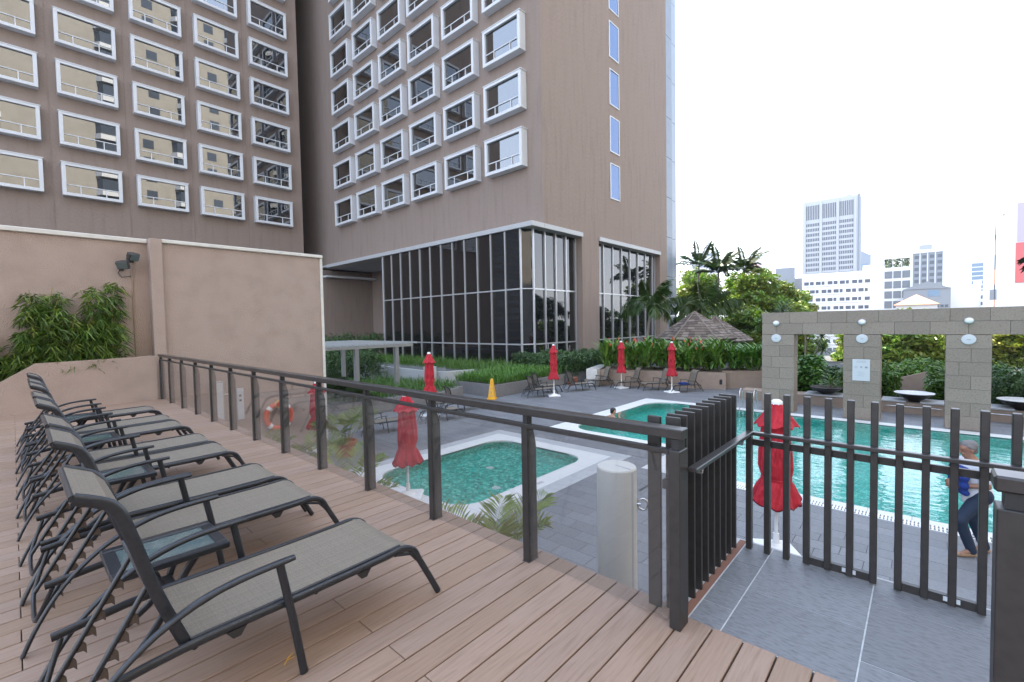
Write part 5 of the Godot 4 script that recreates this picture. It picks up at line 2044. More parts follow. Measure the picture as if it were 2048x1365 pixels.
func garden() -> void:
	rng.seed = 21
	# bamboo behind the low tan wall
	var bl := spray_mesh(9, 0.20, 0.024, 0.07, 3, 0.9)
	var spots := [[-0.15, 3.7, 0.6, "bushy bamboo at the sloped end of the low wall", 0.9], [0.42, 4.5, 0.40, "bamboo clump in the middle of the planter by the tan wall", 1.0], [0.95, 4.0, 0.45, "tall bamboo clump left of the floodlight conduit", 0.9], [1.45, 4.75, 0.30, "tallest bamboo clump, next to the floodlight conduit", 0.95], [-0.9, 3.6, 0.6, "bamboo clump farthest from the pier, behind the sloped wall", 0.9]]
	var n := 0
	for s in spots:
		var t := thing("bamboo_clump", s[3], "bamboo", Vector3(s[0], 2.15, -13.72), 0.0, "bamboo in the planter below the tall tan wall")
		rng.seed = 100 + n
		n += 1
		var o := []
		var cols := PackedColorArray()
		var b := MB.new()
		for k in 8:
			var hh: float = (s[1] - 2.15) * rf(0.5, 1.0)
			var x := rf(-s[2], s[2]) * 0.8
			var top := Vector3(x + rf(-0.15, 0.3), hh, rf(-0.05, 0.2))
			var p := arc([Vector3(x * 0.6, 0, rf(-0.1, 0.08)), Vector3(x * 0.9, hh * 0.5, rf(0.0, 0.12)), top], 5)
			b.tube(p, 0.008, 5)
			for j in 58:
				var u := rf(0.12, 1.0)
				var q: Vector3 = p[int(u * (p.size() - 1))]
				var sp := 0.34 * (1.15 - u * 0.85)
				var lp := q + Vector3(rf(-sp, sp), rf(-0.1, 0.1), rf(-0.16, sp * 0.6))
				if lp.y < 0.62:
					lp.z = minf(lp.z, rf(-0.18, 0.0))
				o.append(Transform3D(Basis(Vector3.UP, rf(0, TAU)) * Basis(Vector3.RIGHT, rf(-0.3, 0.3)) * Basis.from_scale(Vector3.ONE * rf(0.7, 1.15)), lp))
				cols.append(green(Color(0.095, 0.175, 0.033) if j % 3 else Color(0.17, 0.25, 0.045), 0.3))
		pm("stems", b, M.cane, t)
		merged("foliage", bl, M.leaf, t, o, cols)
	# young palms at the foot of the deck
	areca("bright areca palm at the foot of the deck near the shower column", Vector3(3.35, 0.002, -3.45), 1.15, 0.85, 15, Color(0.30, 0.38, 0.09), 31)
	areca("bright areca palm at the foot of the deck across from the plunge pool corner", Vector3(3.45, 0.002, -6.75), 1.05, 0.8, 14, Color(0.30, 0.38, 0.08), 32)
	areca("areca palm in a terracotta pot in front of the wall end trim", Vector3(5.95, 0.002, -11.6), 0.75, 1.0, 13, Color(0.28, 0.35, 0.10), 33)
	areca("areca palm below the switch box on the tan wall", Vector3(3.75, 0.002, -11.4), 0.75, 0.75, 12, Color(0.28, 0.35, 0.08), 34)
	areca("areca palm under the orange lifebuoy", Vector3(4.6, 0.002, -10.4), 0.55, 0.75, 12, Color(0.27, 0.34, 0.08), 35)
	# grass
	rng.seed = 41
	grass_bed("bright upright grass in the grey planter beside the yellow sign", PackedVector2Array([Vector2(15.45, -15.15), Vector2(20.9, -15.15), Vector2(20.9, -18.1), Vector2(15.45, -18.1)]), 0.6, 5200, 0.62, Color(0.085, 0.20, 0.025))
	grass_bed("grass and straps in the long planter round the pergola posts", PackedVector2Array([Vector2(7.0, -17.0), Vector2(12.7, -15.8), Vector2(14.4, -16.5), Vector2(13.2, -21.0), Vector2(7.0, -23.0)]), 0.5, 5200, 0.62, Color(0.065, 0.15, 0.022))
	grass_bed("strip of grass at the foot of the lobby glass", PackedVector2Array([Vector2(20.6, -18.3), Vector2(23.6, -18.3), Vector2(23.6, -40.0), Vector2(20.6, -40.0)]), 0.35, 5200, 0.85, Color(0.09, 0.19, 0.03))
	# hedges
	var straps := blade_mesh(0.95, 0.13, 0.5, 4)
	var fp := PackedVector2Array([Vector2(22.25, -13.5), Vector2(24.15, -7.4), Vector2(26.5, -8.2), Vector2(24.6, -14.2)])
	var hd := hedge("heliconia_hedge", "tall leafy hedge dotted with red flowers above the tan planter", fp, 0.8, 2.05, 2600, straps, M.leaf_gloss, Color(0.10, 0.20, 0.03), "", true)
	var fl := MB.new()
	fl.tube([Vector3.ZERO, Vector3(0.02, 0.10, 0.02), Vector3(0.06, 0.16, 0.03)], [0.02, 0.028, 0.004], 5)
	fl.tube([Vector3(0, 0.03, 0), Vector3(-0.06, 0.09, 0.02)], [0.018, 0.003], 5)
	for k in 46:
		var q := inside(fp)
		part("flower", fl.mesh(), M.orange_plastic if k % 3 else M.banner_red, hd, Transform3D(Basis(Vector3.UP, rf(0, TAU)) * Basis.from_scale(Vector3.ONE * rf(0.8, 1.4)), Vector3(q.x, rf(1.9, 2.5), q.y) - hd.position))
	hedge("heliconia_hedge", "leafy hedge in the recessed planter beside the colonnade", PackedVector2Array([Vector2(24.4, -7.2), Vector2(25.9, -5.5), Vector2(27.4, -6.4), Vector2(26.5, -8.0)]), 0.88, 1.75, 900, straps, M.leaf_gloss, Color(0.085, 0.19, 0.03), "", true)
	var twig := spray_mesh(10, 0.16, 0.06, 0.10, 5, 0.4)
	hedge("shrub_bed", "dark leafy shrubs filling the planter before the brown lobby pier", PackedVector2Array([Vector2(21.0, -14.95), Vector2(23.8, -14.7), Vector2(26.5, -15.5), Vector2(26.5, -19.2), Vector2(21.2, -19.2)]), 0.4, 1.75, 3800, twig, M.leaf_dark, Color(0.05, 0.105, 0.03))
	hedge("shrub_bed", "green shrubs along the wall of the lobby undercroft", PackedVector2Array([Vector2(17.5, -36.0), Vector2(30.0, -40.0), Vector2(30.0, -44.0), Vector2(17.5, -44.0)]), 0.3, 3.0, 3000, twig, M.leaf_dark, Color(0.05, 0.105, 0.03))
	hedge("shrub_bed", "dark fan-leaved shrubs behind the pergola", PackedVector2Array([Vector2(8.5, -24.5), Vector2(15.0, -23.5), Vector2(15.0, -27.5), Vector2(8.5, -28.5)]), 0.0, 2.3, 2600, twig, M.leaf_dark, Color(0.05, 0.105, 0.03))
	palm("fan_palm", "dark feathery palm standing behind the end trim of the tan wall", Vector3(8.3, 0.5, -17.3), 0.35, Vector3.ZERO, 1.15, 12, Color(0.06, 0.10, 0.04), "", 0.5, 0.35, 0.05, 77, 0.4)
	palm("fan_palm", "grey green feathery palm in front of the pergola grass", Vector3(9.0, 0.5, -16.7), 0.2, Vector3.ZERO, 0.9, 10, Color(0.08, 0.12, 0.05), "", 0.45, 0.35, 0.05, 78, 0.4)
	# shrubs behind the colonnade
	hedge("shrub_bed", "dark shrubs behind the third colonnade opening", PackedVector2Array([Vector2(22.7, 1.2), Vector2(25.5, 1.0), Vector2(25.5, 8.0), Vector2(22.7, 8.0)]), 0.0, 1.75, 2600, twig, M.leaf_dark, Color(0.05, 0.11, 0.03))
	hedge("shrub_bed", "feathery green shrub at the left of the second colonnade opening", PackedVector2Array([Vector2(22.8, -2.6), Vector2(24.2, -2.6), Vector2(24.2, -0.75), Vector2(22.8, -0.75)]), 0.0, 1.45, 1400, twig, M.leaf, Color(0.075, 0.15, 0.03))
	hedge("shrub_bed", "feathery green shrub at the right of the second colonnade opening", PackedVector2Array([Vector2(22.8, 0.15), Vector2(24.2, 0.15), Vector2(24.2, 1.2), Vector2(22.8, 1.2)]), 0.0, 1.5, 1000, twig, M.leaf, Color(0.075, 0.15, 0.03))
	hedge("shrub_bed", "mid green shrubs across the back of the second colonnade opening", PackedVector2Array([Vector2(25.8, -2.2), Vector2(28.0, -2.2), Vector2(28.0, 2.4), Vector2(25.8, 2.4)]), 0.0, 1.6, 2000, twig, M.leaf, Color(0.12, 0.22, 0.045))
	hedge("shrub_bed", "leafy green bush left in the first colonnade opening", PackedVector2Array([Vector2(22.9, -5.0), Vector2(24.4, -5.0), Vector2(24.4, -3.35), Vector2(22.9, -3.35)]), 0.0, 1.8, 1300, spray_mesh(8, 0.24, 0.11, 0.12, 6, 0.3, true), M.leaf, Color(0.07, 0.16, 0.03))
	hedge("shrub_bed", "dark ground shrubs below the dracaena", PackedVector2Array([Vector2(24.6, -5.2), Vector2(27.0, -5.2), Vector2(27.0, -2.4), Vector2(24.6, -2.4)]), 0.0, 1.2, 1300, twig, M.leaf_dark, Color(0.05, 0.105, 0.03))
	rng.seed = 61
	spiky("dracaena", "tall dracaena on bare grey stems seen through the first opening", Vector3(26.6, 0, -4.5), [Vector3(0.2, 2.9, 0.1), Vector3(0.4, 2.6, 0.75), Vector3(-0.3, 2.0, 0.9)], 0.75, 0.05, 60, Color(0.07, 0.12, 0.05))
	spiky("yucca", "spiky yucca standing in the black bowl", Vector3(22.0, 0.70, -2.85), [Vector3(0.05, 0.2, 0.1)], 0.5, 0.035, 46, Color(0.10, 0.19, 0.04))
	# gabled tan wall seen through the second opening
	var w := thing("garden_shed", "tan rendered gabled wall with a dark vent behind the colonnade", "shed", Vector3(29.0, 0, -0.2))
	var b := MB.new(w.position)
	b.prism(PackedVector2Array([Vector2(-2.2, 0), Vector2(2.2, 0), Vector2(2.2, 0.35), Vector2(0.5, 1.25), Vector2(-2.2, 0.3)]), Transform3D(Basis(Vector3(0, 0, 1), Vector3.UP, Vector3(-1, 0, 0)), Vector3(25.4, 0, -0.3)), 0.15)
	pm("gable", b, M.planter_tan, w)
	b = MB.new(w.position)
	b.bx(25.22, 25.26, 0.55, 0.85, 0.1, 0.45)
	pm("vent", b, M.bronze_black, w)
	gazebo(Vector3(30.0, 0, -11.1), "weathered shingle gazebo roof rising above the flower hedge", 4.05)
	gazebo(Vector3(34.5, 0, -11.3), "second shingle gazebo standing behind the first", 3.75)
	# palms and trees beyond
	palm("feather_palm", "arching feather palm against the end of the hotel tower", Vector3(31.6, 0, -15.3), 4.5, Vector3(0.2, 0, 0.3), 3.9, 14, Color(0.07, 0.125, 0.03), "palms behind the gazebo", 0.75, 0.60, 0.11, 51, 0.5, 0.0, -1.1)
	palm("feather_palm", "low arching palm drooping over the gazebo", Vector3(36.0, 0, -13.2), 4.3, Vector3(0.2, 0, 0.3), 4.0, 13, Color(0.08, 0.14, 0.032), "palms behind the gazebo", 0.8, 0.62, 0.11, 52, 0.5, 0.0, -1.1)
	palm("feather_palm", "tall thin palm standing alone against the white sky, next to the tower edge", Vector3(51.0, 0, -18.6), 9.4, Vector3(0, 0, 0.2), 3.8, 14, Color(0.04, 0.065, 0.035), "palms behind the gazebo", 0.55, 0.42, 0.12, 53, 0.6, 0.35)
	palm("feather_palm", "dense dark palm crown in the middle of the three tall palms", Vector3(48.3, 0, -15.6), 8.3, Vector3(0.1, 0, 0.1), 3.6, 22, Color(0.04, 0.07, 0.035), "palms behind the gazebo", 0.6, 0.5, 0.12, 54, 0.65, 0.2)
	palm("feather_palm", "tall dark palm towards the stone colonnade", Vector3(56.8, 0, -15.2), 9.2, Vector3(0.1, 0, -0.2), 3.9, 19, Color(0.04, 0.068, 0.035), "palms behind the gazebo", 0.6, 0.45, 0.12, 55, 0.6, 0.25)
	palm("feather_palm", "palm whose frond tips reach in front of the red banner", Vector3(24.2, 0, 3.4), 5.1, Vector3.ZERO, 1.25, 16, Color(0.035, 0.055, 0.03), "", 0.5, 0.5, 0.1, 56, 0.5, 0.1)
	var tw := spray_mesh(12, 0.34, 0.17, 0.22, 8, 0.3, true)
	var g := "trees beyond the terrace"
	tree("leafy_tree", "sunlit yellow green tree behind the palm next to the tower edge", Vector3(60.0, -14, -21.6), 10.2, Vector3(4.2, 4.0, 4.2), 26, 75, tw, Color(0.20, 0.29, 0.055), g, 81)
	tree("leafy_tree", "bright tree between the tall palms and the colonnade", Vector3(57.5, -14, -14.6), 10.0, Vector3(4.6, 4.4, 4.2), 30, 75, tw, Color(0.19, 0.285, 0.055), g, 82)
	tree("leafy_tree", "mid green tree above the left end of the colonnade", Vector3(60.0, -14, -12.2), 8.2, Vector3(3.8, 3.8, 3.4), 26, 75, tw, Color(0.185, 0.275, 0.06), g, 83)
	tree("leafy_tree", "leafy tree rising directly behind the gazebo roofs", Vector3(47.0, -14, -13.0), 6.3, Vector3(3.8, 3.6, 3.4), 26, 75, tw, Color(0.16, 0.255, 0.05), g, 84)
	tree("leafy_tree", "leafy tree between the gazebo and the colonnade", Vector3(44.0, -14, -8.6), 4.6, Vector3(2.8, 2.8, 2.8), 22, 70, tw, Color(0.16, 0.255, 0.05), g, 85)
	tree("leafy_tree", "pale leaved tree meeting the long white building", Vector3(66.0, -14, -12.8), 7.6, Vector3(3.2, 3.0, 3.0), 24, 70, tw, Color(0.20, 0.27, 0.075), g, 86)
	tree("leafy_tree", "broad sunlit tree filling the second colonnade opening", Vector3(46.5, -14, -1.5), 4.05, Vector3(3.8, 3.4, 4.6), 48, 85, tw, Color(0.21, 0.30, 0.06), g, 87)
	tree("leafy_tree", "broad sunlit tree filling the third colonnade opening", Vector3(47.0, -14, 5.5), 4.05, Vector3(3.8, 3.4, 4.8), 48, 85, tw, Color(0.215, 0.30, 0.065), g, 88)
	tree("leafy_tree", "sunlit tree behind the pier next beyond the notice board", Vector3(52.0, -14, 2.0), 4.0, Vector3(3.6, 3.4, 3.8), 30, 75, tw, Color(0.205, 0.295, 0.06), g, 89)
	tree("leafy_tree", "sunlit tree far along the colonnade", Vector3(46.0, -14, 13.0), 4.0, Vector3(4.0, 3.4, 4.6), 34, 75, tw, Color(0.21, 0.295, 0.06), g, 90)
	spiky("screw_pine", "spiky grey green rosette above the left end of the colonnade", Vector3(33.0, 0, -7.3), [Vector3(0.1, 4.0, 0.6), Vector3(0.0, 3.2, 1.3)], 0.9, 0.06, 50, Color(0.06, 0.10, 0.05))

func gazebo(at: Vector3, label: String, apex: float) -> void:
	var t := thing("gazebo", label, "gazebo", at, 0.87, "shingle gazebos behind the flower hedge")
	var n := 6
	var re := 2.45
	var ye := apex - 1.72
	var deckm := MB.new()
	for k in n:
		var a0 := TAU * k / n
		var a1 := TAU * (k + 1) / n
		deckm.tri(Vector3(0, apex - 0.04, 0), Vector3(cos(a0) * re, ye - 0.03, sin(a0) * re), Vector3(cos(a1) * re, ye - 0.03, sin(a1) * re), Vector3(cos((a0 + a1) * 0.5), 1, sin((a0 + a1) * 0.5)).normalized(), Vector3.UP, Vector3.UP)
	pm("roof_boards", deckm, M.timber_dark, t)
	var courses := 11
	for k in n:
		var a0 := TAU * k / n
		var a1 := TAU * (k + 1) / n
		var e0 := Vector3(cos(a0) * re, ye, sin(a0) * re)
		var e1 := Vector3(cos(a1) * re, ye, sin(a1) * re)
		var top := Vector3(0, apex, 0)
		var along := (e1 - e0).normalized()
		var mid := (e0 + e1) * 0.5
		var down := (mid - top).normalized()
		var nn := along.cross(down).normalized()
		if nn.y < 0:
			nn = -nn
		for c in courses:
			var u0 := float(c) / courses
			var u1 := float(c + 1) / courses
			var half: float = (e1 - e0).length() * 0.5 * u1
			var slope: float = (mid - top).length()
			var cnt := int(max(1, round(half * 2.0 / 0.36)))
			for i in cnt:
				var w := half * 2.0 / cnt
				var x := -half + w * (i + 0.5)
				var m := MB.new()
				m.box(Vector3.ZERO, Vector3(w * 0.97, 0.045, slope / courses * 1.25))
				var bs := Basis(along, nn, along.cross(nn))
				bs = bs * Basis(Vector3.RIGHT, -0.12 if (along.cross(nn)).dot(down) > 0 else 0.12)
				part("shingle", m.mesh(), M["shingle_%d" % (rng.randi() % 4)], t, Transform3D(bs, top + down * slope * (u0 + u1) * 0.5 + along * x + nn * (0.02 + rf(0, 0.008))))
		var hp := MB.new()
		hp.tube([top + Vector3(0, 0.04, 0), e0 + Vector3(0, 0.05, 0)], 0.05, 5)
		pm("hip_cap", hp, M.shingle_2, t)
		var p := MB.new()
		p.tube([Vector3(cos(a0) * re * 0.85, 0, sin(a0) * re * 0.85), Vector3(cos(a0) * re * 0.85, ye + 0.1, sin(a0) * re * 0.85)], 0.07, 8)
		pm("post", p, M.timber_dark, t)
	var bm := MB.new()
	for k in n:
		var a0 := TAU * k / n
		var a1 := TAU * (k + 1) / n
		bm.tube([Vector3(cos(a0) * re * 0.97, ye - 0.06, sin(a0) * re * 0.97), Vector3(cos(a1) * re * 0.97, ye - 0.06, sin(a1) * re * 0.97)], 0.05, 4)
	pm("eaves_beam", bm, M.timber_dark, t)

# ------------------------------------------------------------------ the town beyond (positions in metres, seen over the colonnade)
func block(called: String, label: String, x: float, z: float, yaw: float, w: float, d: float, top: float, mat: Material, group := "city blocks beyond the terrace") -> Node3D:
	var t := thing(called, label, "building", Vector3(x, -14.0, z), deg_to_rad(yaw), group)
	var b := MB.new()
	b.bx(-w / 2, w / 2, 0, top + 14.0, -d, 0)
	pm("wall", b, mat, t)
	return t

func city() -> void:
	rng.seed = 91
	# white office tower: three bays of narrow windows between piers, louvred crown
	var t := block("office_tower", "white office tower with three bays of small dark windows", 366.6, -47.3, -88.5, 30.0, 20.0, 82.5, M.city_concrete)
	var H := 96.5
	for bay in 3:
		var bxc := -9.2 + 9.2 * bay
		var lv := MB.new()
		for k in 8:
			lv.bx(bxc - 3.7 + k * 0.95, bxc - 3.7 + k * 0.95 + 0.55, H - 12.5, H - 3.0, 0.02, 0.1)
		pm("louvre", lv, M.city_shade, t)
		for fl in 22:
			var y := H - 17.0 - fl * 3.35
			var wd := MB.new()
			for k in 8:
				wd.bx(bxc - 3.7 + k * 0.95, bxc - 3.7 + k * 0.95 + 0.62, y, y + 2.0, 0.02, 0.08)
			pm("window_row", wd, M.city_shade, t)
	for k in 4:
		var p := MB.new()
		p.bx(-14.4 + 9.2 * k, -13.2 + 9.2 * k, 0, H - 1.5, 0.001, 0.9)
		pm("pier", p, M.city_concrete, t)
	var pb := MB.new()
	pb.bx(8.0, 11.0, H, H + 1.8, -10, -6)
	pm("roof_plant", pb, M.city_grey, t)
	pb = MB.new()
	pb.bx(15.02, 16.0, 0, H + 0.6, -20, -0.4)
	pm("side_fin", pb, M.city_grey, t)
	# blue glass block behind it
	t = block("glass_block", "small blue glass block behind the white office tower", 455.0, -37.7, -85.3, 12.5, 14.0, 53.0, M.clad_pale)
	for fl in 12:
		pb = MB.new()
		pb.bx(-5.5, 4.0, 60.0 - fl * 3.6 - 3.2, 60.0 - fl * 3.6, 0.02, 0.1)
		pm("window_row", pb, M.city_blue, t)
	pb = MB.new()
	pb.prism(PackedVector2Array([Vector2(-5.5, 67.0), Vector2(5.5, 67.0), Vector2(-3.0, 72.5)]), Transform3D(Basis.IDENTITY, Vector3(0, 0, -6)), 5.0)
	pm("roof_wedge", pb, M.clad_pale, t)
	# long white slab with ribbon windows
	t = block("apartment_slab", "long white slab with rows of small ribbon windows", 208.5, -24.5, -80.0, 21.5, 14.0, 20.6, M.city_white)
	for fl in 9:
		var y := 34.6 - 4.4 - fl * 3.15
		for k in 11:
			pb = MB.new()
			var x := -10.2 + k * 1.86
			pb.bx(x, x + [1.5, 1.2, 1.55, 0.9][(k + fl) % 4], y, y + 1.25, 0.02, 0.06)
			var wn := pm("window", pb, M.city_shade, t)
		pb = MB.new()
		pb.bx(-10.7, 10.7, y - 0.55, y - 0.2, 0.0, 0.45)
		pm("ledge", pb, M.city_white, t)
	t = block("stair_block", "plain white stair block between the slab and the green-topped block", 211.9, -13.4, -86.4, 7.2, 10.0, 22.6, M.city_white)
	for fl in 8:
		pb = MB.new()
		pb.bx(-2.9, -1.2, 36.6 - 6.5 - fl * 3.2, 36.6 - 4.6 - fl * 3.2, 0.02, 0.08)
		pm("window", pb, M.city_grey, t)
	# roof-garden block
	t = block("roof_garden_block", "white block with green glass bands and a planted roof frame", 197.4, -6.8, -88.0, 7.2, 9.0, 19.9, M.city_white)
	for fl in 7:
		for k in 3:
			pb = MB.new()
			pb.bx(-3.2 + k * 2.25, -1.25 + k * 2.25, 33.9 - 3.6 - fl * 3.3, 33.9 - 1.2 - fl * 3.3, 0.02, 0.1)
			pm("window", pb, M.city_glass, t)
	for k in 4:
		pb = MB.new()
		pb.bx(-3.4 + k * 2.2, -3.25 + k * 2.2, 33.9, 36.8, -0.5, -0.35)
		pm("roof_post", pb, M.city_white, t)
	pb = MB.new()
	pb.bx(-3.5, 3.5, 36.8, 37.0, -4.0, 0.0)
	pm("roof_frame", pb, M.city_white, t)
	var o := []
	var cols := PackedColorArray()
	for k in 260:
		o.append(Transform3D(Basis.from_euler(Vector3(rf(-1, 1), rf(0, 6), rf(-1, 1))), Vector3(rf(-3.3, 3.3), rf(34.0, 36.7), rf(-2.5, -0.2))))
		cols.append(green(Color(0.10, 0.17, 0.06)))
	merged("roof_plants", spray_mesh(8, 0.5, 0.25, 0.3, 12, 0.3, true), M.leaf, t, o, cols)
	# grey hotel tower
	t = block("grey_tower", "grey tower with four columns of dark windows and a roof box", 409.0, 1.1, -92.5, 15.5, 14.0, 47.5, M.city_grey)
	for fl in 12:
		for k in 4:
			pb = MB.new()
			pb.bx(-6.4 + k * 3.75, -4.2 + k * 3.75, 61.5 - 5.6 - fl * 4.0, 61.5 - 3.4 - fl * 4.0, 0.02, 0.1)
			pm("window", pb, M.city_shade, t)
	for k in 5:
		pb = MB.new()
		pb.bx(-7.4 + k * 3.75 - 0.25, -7.4 + k * 3.75 + 0.25, 0, 59.5, 0.0, 0.5)
		pm("pier", pb, M.city_white, t)
	pb = MB.new()
	pb.bx(-7.9, 7.9, 59.6, 61.8, -14.2, 0.7)
	pm("parapet", pb, M.city_white, t)
	pb = MB.new()
	pb.bx(-4.5, 2.0, 61.8, 65.4, -9, -3)
	pm("roof_box", pb, M.city_grey, t)
	# gabled hall, orange roof, plain white blocks
	t = block("gabled_hall", "pale grey hall with a low gable and a blue window", 190.1, 0.4, -90.0, 10.8, 8.0, 12.0, M.city_grey)
	pb = MB.new()
	pb.prism(PackedVector2Array([Vector2(-5.6, 26.0), Vector2(5.6, 26.0), Vector2(0.3, 28.3)]), Transform3D(Basis.IDENTITY, Vector3(0, 0, -8)), 8.3)
	pm("gable_roof", pb, M.city_grey, t)
	pb = MB.new()
	pb.bx(0.4, 3.0, 23.6, 25.6, 0.02, 0.1)
	pm("window", pb, M.city_blue, t)
	for k in 4:
		pb = MB.new()
		pb.bx(1.2 + k * 1.0, 1.9 + k * 1.0, 20.2, 21.0, 0.02, 0.1)
		pm("window", pb, M.city_shade, t)
	t = block("orange_roof_house", "white house with a pale orange hipped roof above the colonnade", 147.7, -1.5, -89.4, 7.6, 7.0, 6.4, M.city_white)
	pb = MB.new()
	for s in 4:
		var bs := Basis(Vector3.UP, PI / 2 * s)
		pb.tri(Vector3(0, 23.0, -3.5), Vector3(0, 20.4, -3.5) + bs * Vector3(-4.2, 0, 4.2), Vector3(0, 20.4, -3.5) + bs * Vector3(4.2, 0, 4.2), bs * Vector3(0, 1, 0.6).normalized(), bs * Vector3(0, 1, 0.6).normalized(), bs * Vector3(0, 1, 0.6).normalized())
	pm("roof", pb, M.roof_orange, t)
	t = block("white_block", "plain white block with a small stair turret", 197.7, 8.8, -92.5, 7.6, 8.0, 12.6, M.city_white)
	pb = MB.new()
	pb.bx(2.2, 3.9, 26.6, 28.2, -3, 0.05)
	pm("turret", pb, M.city_white, t)
	t = block("glass_tower", "pale blue glass tower with banded windows beside the mast", 505.7, 33.2, -101.0, 13.0, 12.0, 46.5, M.city_white)
	for fl in 16:
		pb = MB.new()
		pb.bx(-6.3, 5.0, 60.5 - 5.0 - fl * 3.4, 60.5 - 2.4 - fl * 3.4, 0.02, 0.1)
		pm("window_row", pb, M.city_blue, t)
	t = block("podium_block", "low white block with two glazed balconies under the glass tower", 240.0, 16.0, -94.0, 8.0, 8.0, 12.5, M.city_white)
	for k in 3:
		pb = MB.new()
		pb.bx(-1.0, 3.8, 23.6 - k * 2.4, 24.9 - k * 2.4, 0.02, 0.1)
		pm("window", pb, M.city_glass, t)
	t = block("banner_building", "white building with a lilac poster above a red banner", 166.8, 20.6, -96.3, 8.6, 10.0, 31.0, M.city_white)
	pb = MB.new()
	pb.bx(-3.9, 4.0, 35.4, 44.9, 0.02, 0.1)
	pm("poster", pb, M.banner_lilac, t)
	pb = MB.new()
	pb.bx(-4.1, 4.0, 25.4, 35.2, 0.05, 0.15)
	pm("banner", pb, M.banner_red, t)
	t = block("white_block", "tall plain white wall with two grey windows behind the mast", 194.0, 16.6, -95.0, 7.6, 8.0, 27.0, M.city_white)
	pb = MB.new()
	pb.bx(-2.4, -1.0, 22.0, 25.0, 0.02, 0.1)
	pm("window", pb, M.city_grey, t)
	# left group, faint behind the palms
	t = block("far_tower", "faint pale tower behind the tall thin palm", 341.0, -118.4, -70.9, 19.0, 15.0, 53.0, M.city_white)
	for fl in 12:
		pb = MB.new()
		pb.bx(-8.8, 8.8, 64.0 - fl * 4.0, 65.6 - fl * 4.0, 0.02, 0.1)
		pm("window_row", pb, M.clad_pale, t)
	t = block("far_tower", "faint tower with a pale red ring emblem near its top", 355.0, -87.9, -76.1, 13.0, 12.0, 48.3, M.city_white)
	pb = MB.new()
	var ring := []
	for k in 25:
		var q := TAU * k / 24.0
		ring.append(Vector3(-0.6 + cos(q) * 2.9, 53.0 + sin(q) * 2.9, 0.1))
	pb.tube(ring, 0.75, 6, Vector2.ONE, Vector3.BACK)
	pm("emblem", pb, M.emblem_pink, t)
	for fl in 10:
		pb = MB.new()
		pb.bx(-5.6, 5.6, 46.0 - fl * 4.0, 47.5 - fl * 4.0, 0.02, 0.1)
		pm("window_row", pb, M.clad_pale, t)
	t = block("far_tower", "plain blue grey tower between the trees and the white office tower", 379.7, -75.3, -78.8, 12.2, 12.0, 40.7, M.clad_blue)
	t = block("far_tower", "short blue grey tower adjoining the plain blue grey tower", 384.9, -69.1, -79.8, 7.0, 10.0, 33.0, M.clad_blue)
	# mast and bird
	t = thing("radio_mast", "thin banded mast standing against the white sky", "mast", Vector3(132.0, -14.0, 10.3))
	for k in 12:
		pb = MB.new()
		pb.tube([Vector3(0, k * 2.95, 0), Vector3(0, k * 2.95 + 2.93, 0)], 0.10, 6)
		pm("segment", pb, M.city_shade if k % 2 else M.roof_orange, t)
	t = thing("bird", "small dark bird in flight beside the mast", "bird", Vector3(177.4, 29.9, 15.2), 0.6)
	pb = MB.new()
	pb.tube([Vector3(-0.5, -0.2, 0), Vector3(-0.2, -0.05, 0), Vector3(0.2, 0.05, 0), Vector3(0.5, 0.2, 0)], [0.05, 0.2, 0.22, 0.04], 8)
	for s in [-1.0, 1.0]:
		pb.tri(Vector3(-0.25, 0, 0), Vector3(0.25, 0.1, 0), Vector3(0.1, 0.75, s * 0.7), Vector3(0, 0.5, s), Vector3(0, 0.5, s), Vector3(0, 0.5, s))
	pm("body", pb, M.bronze_black, t)

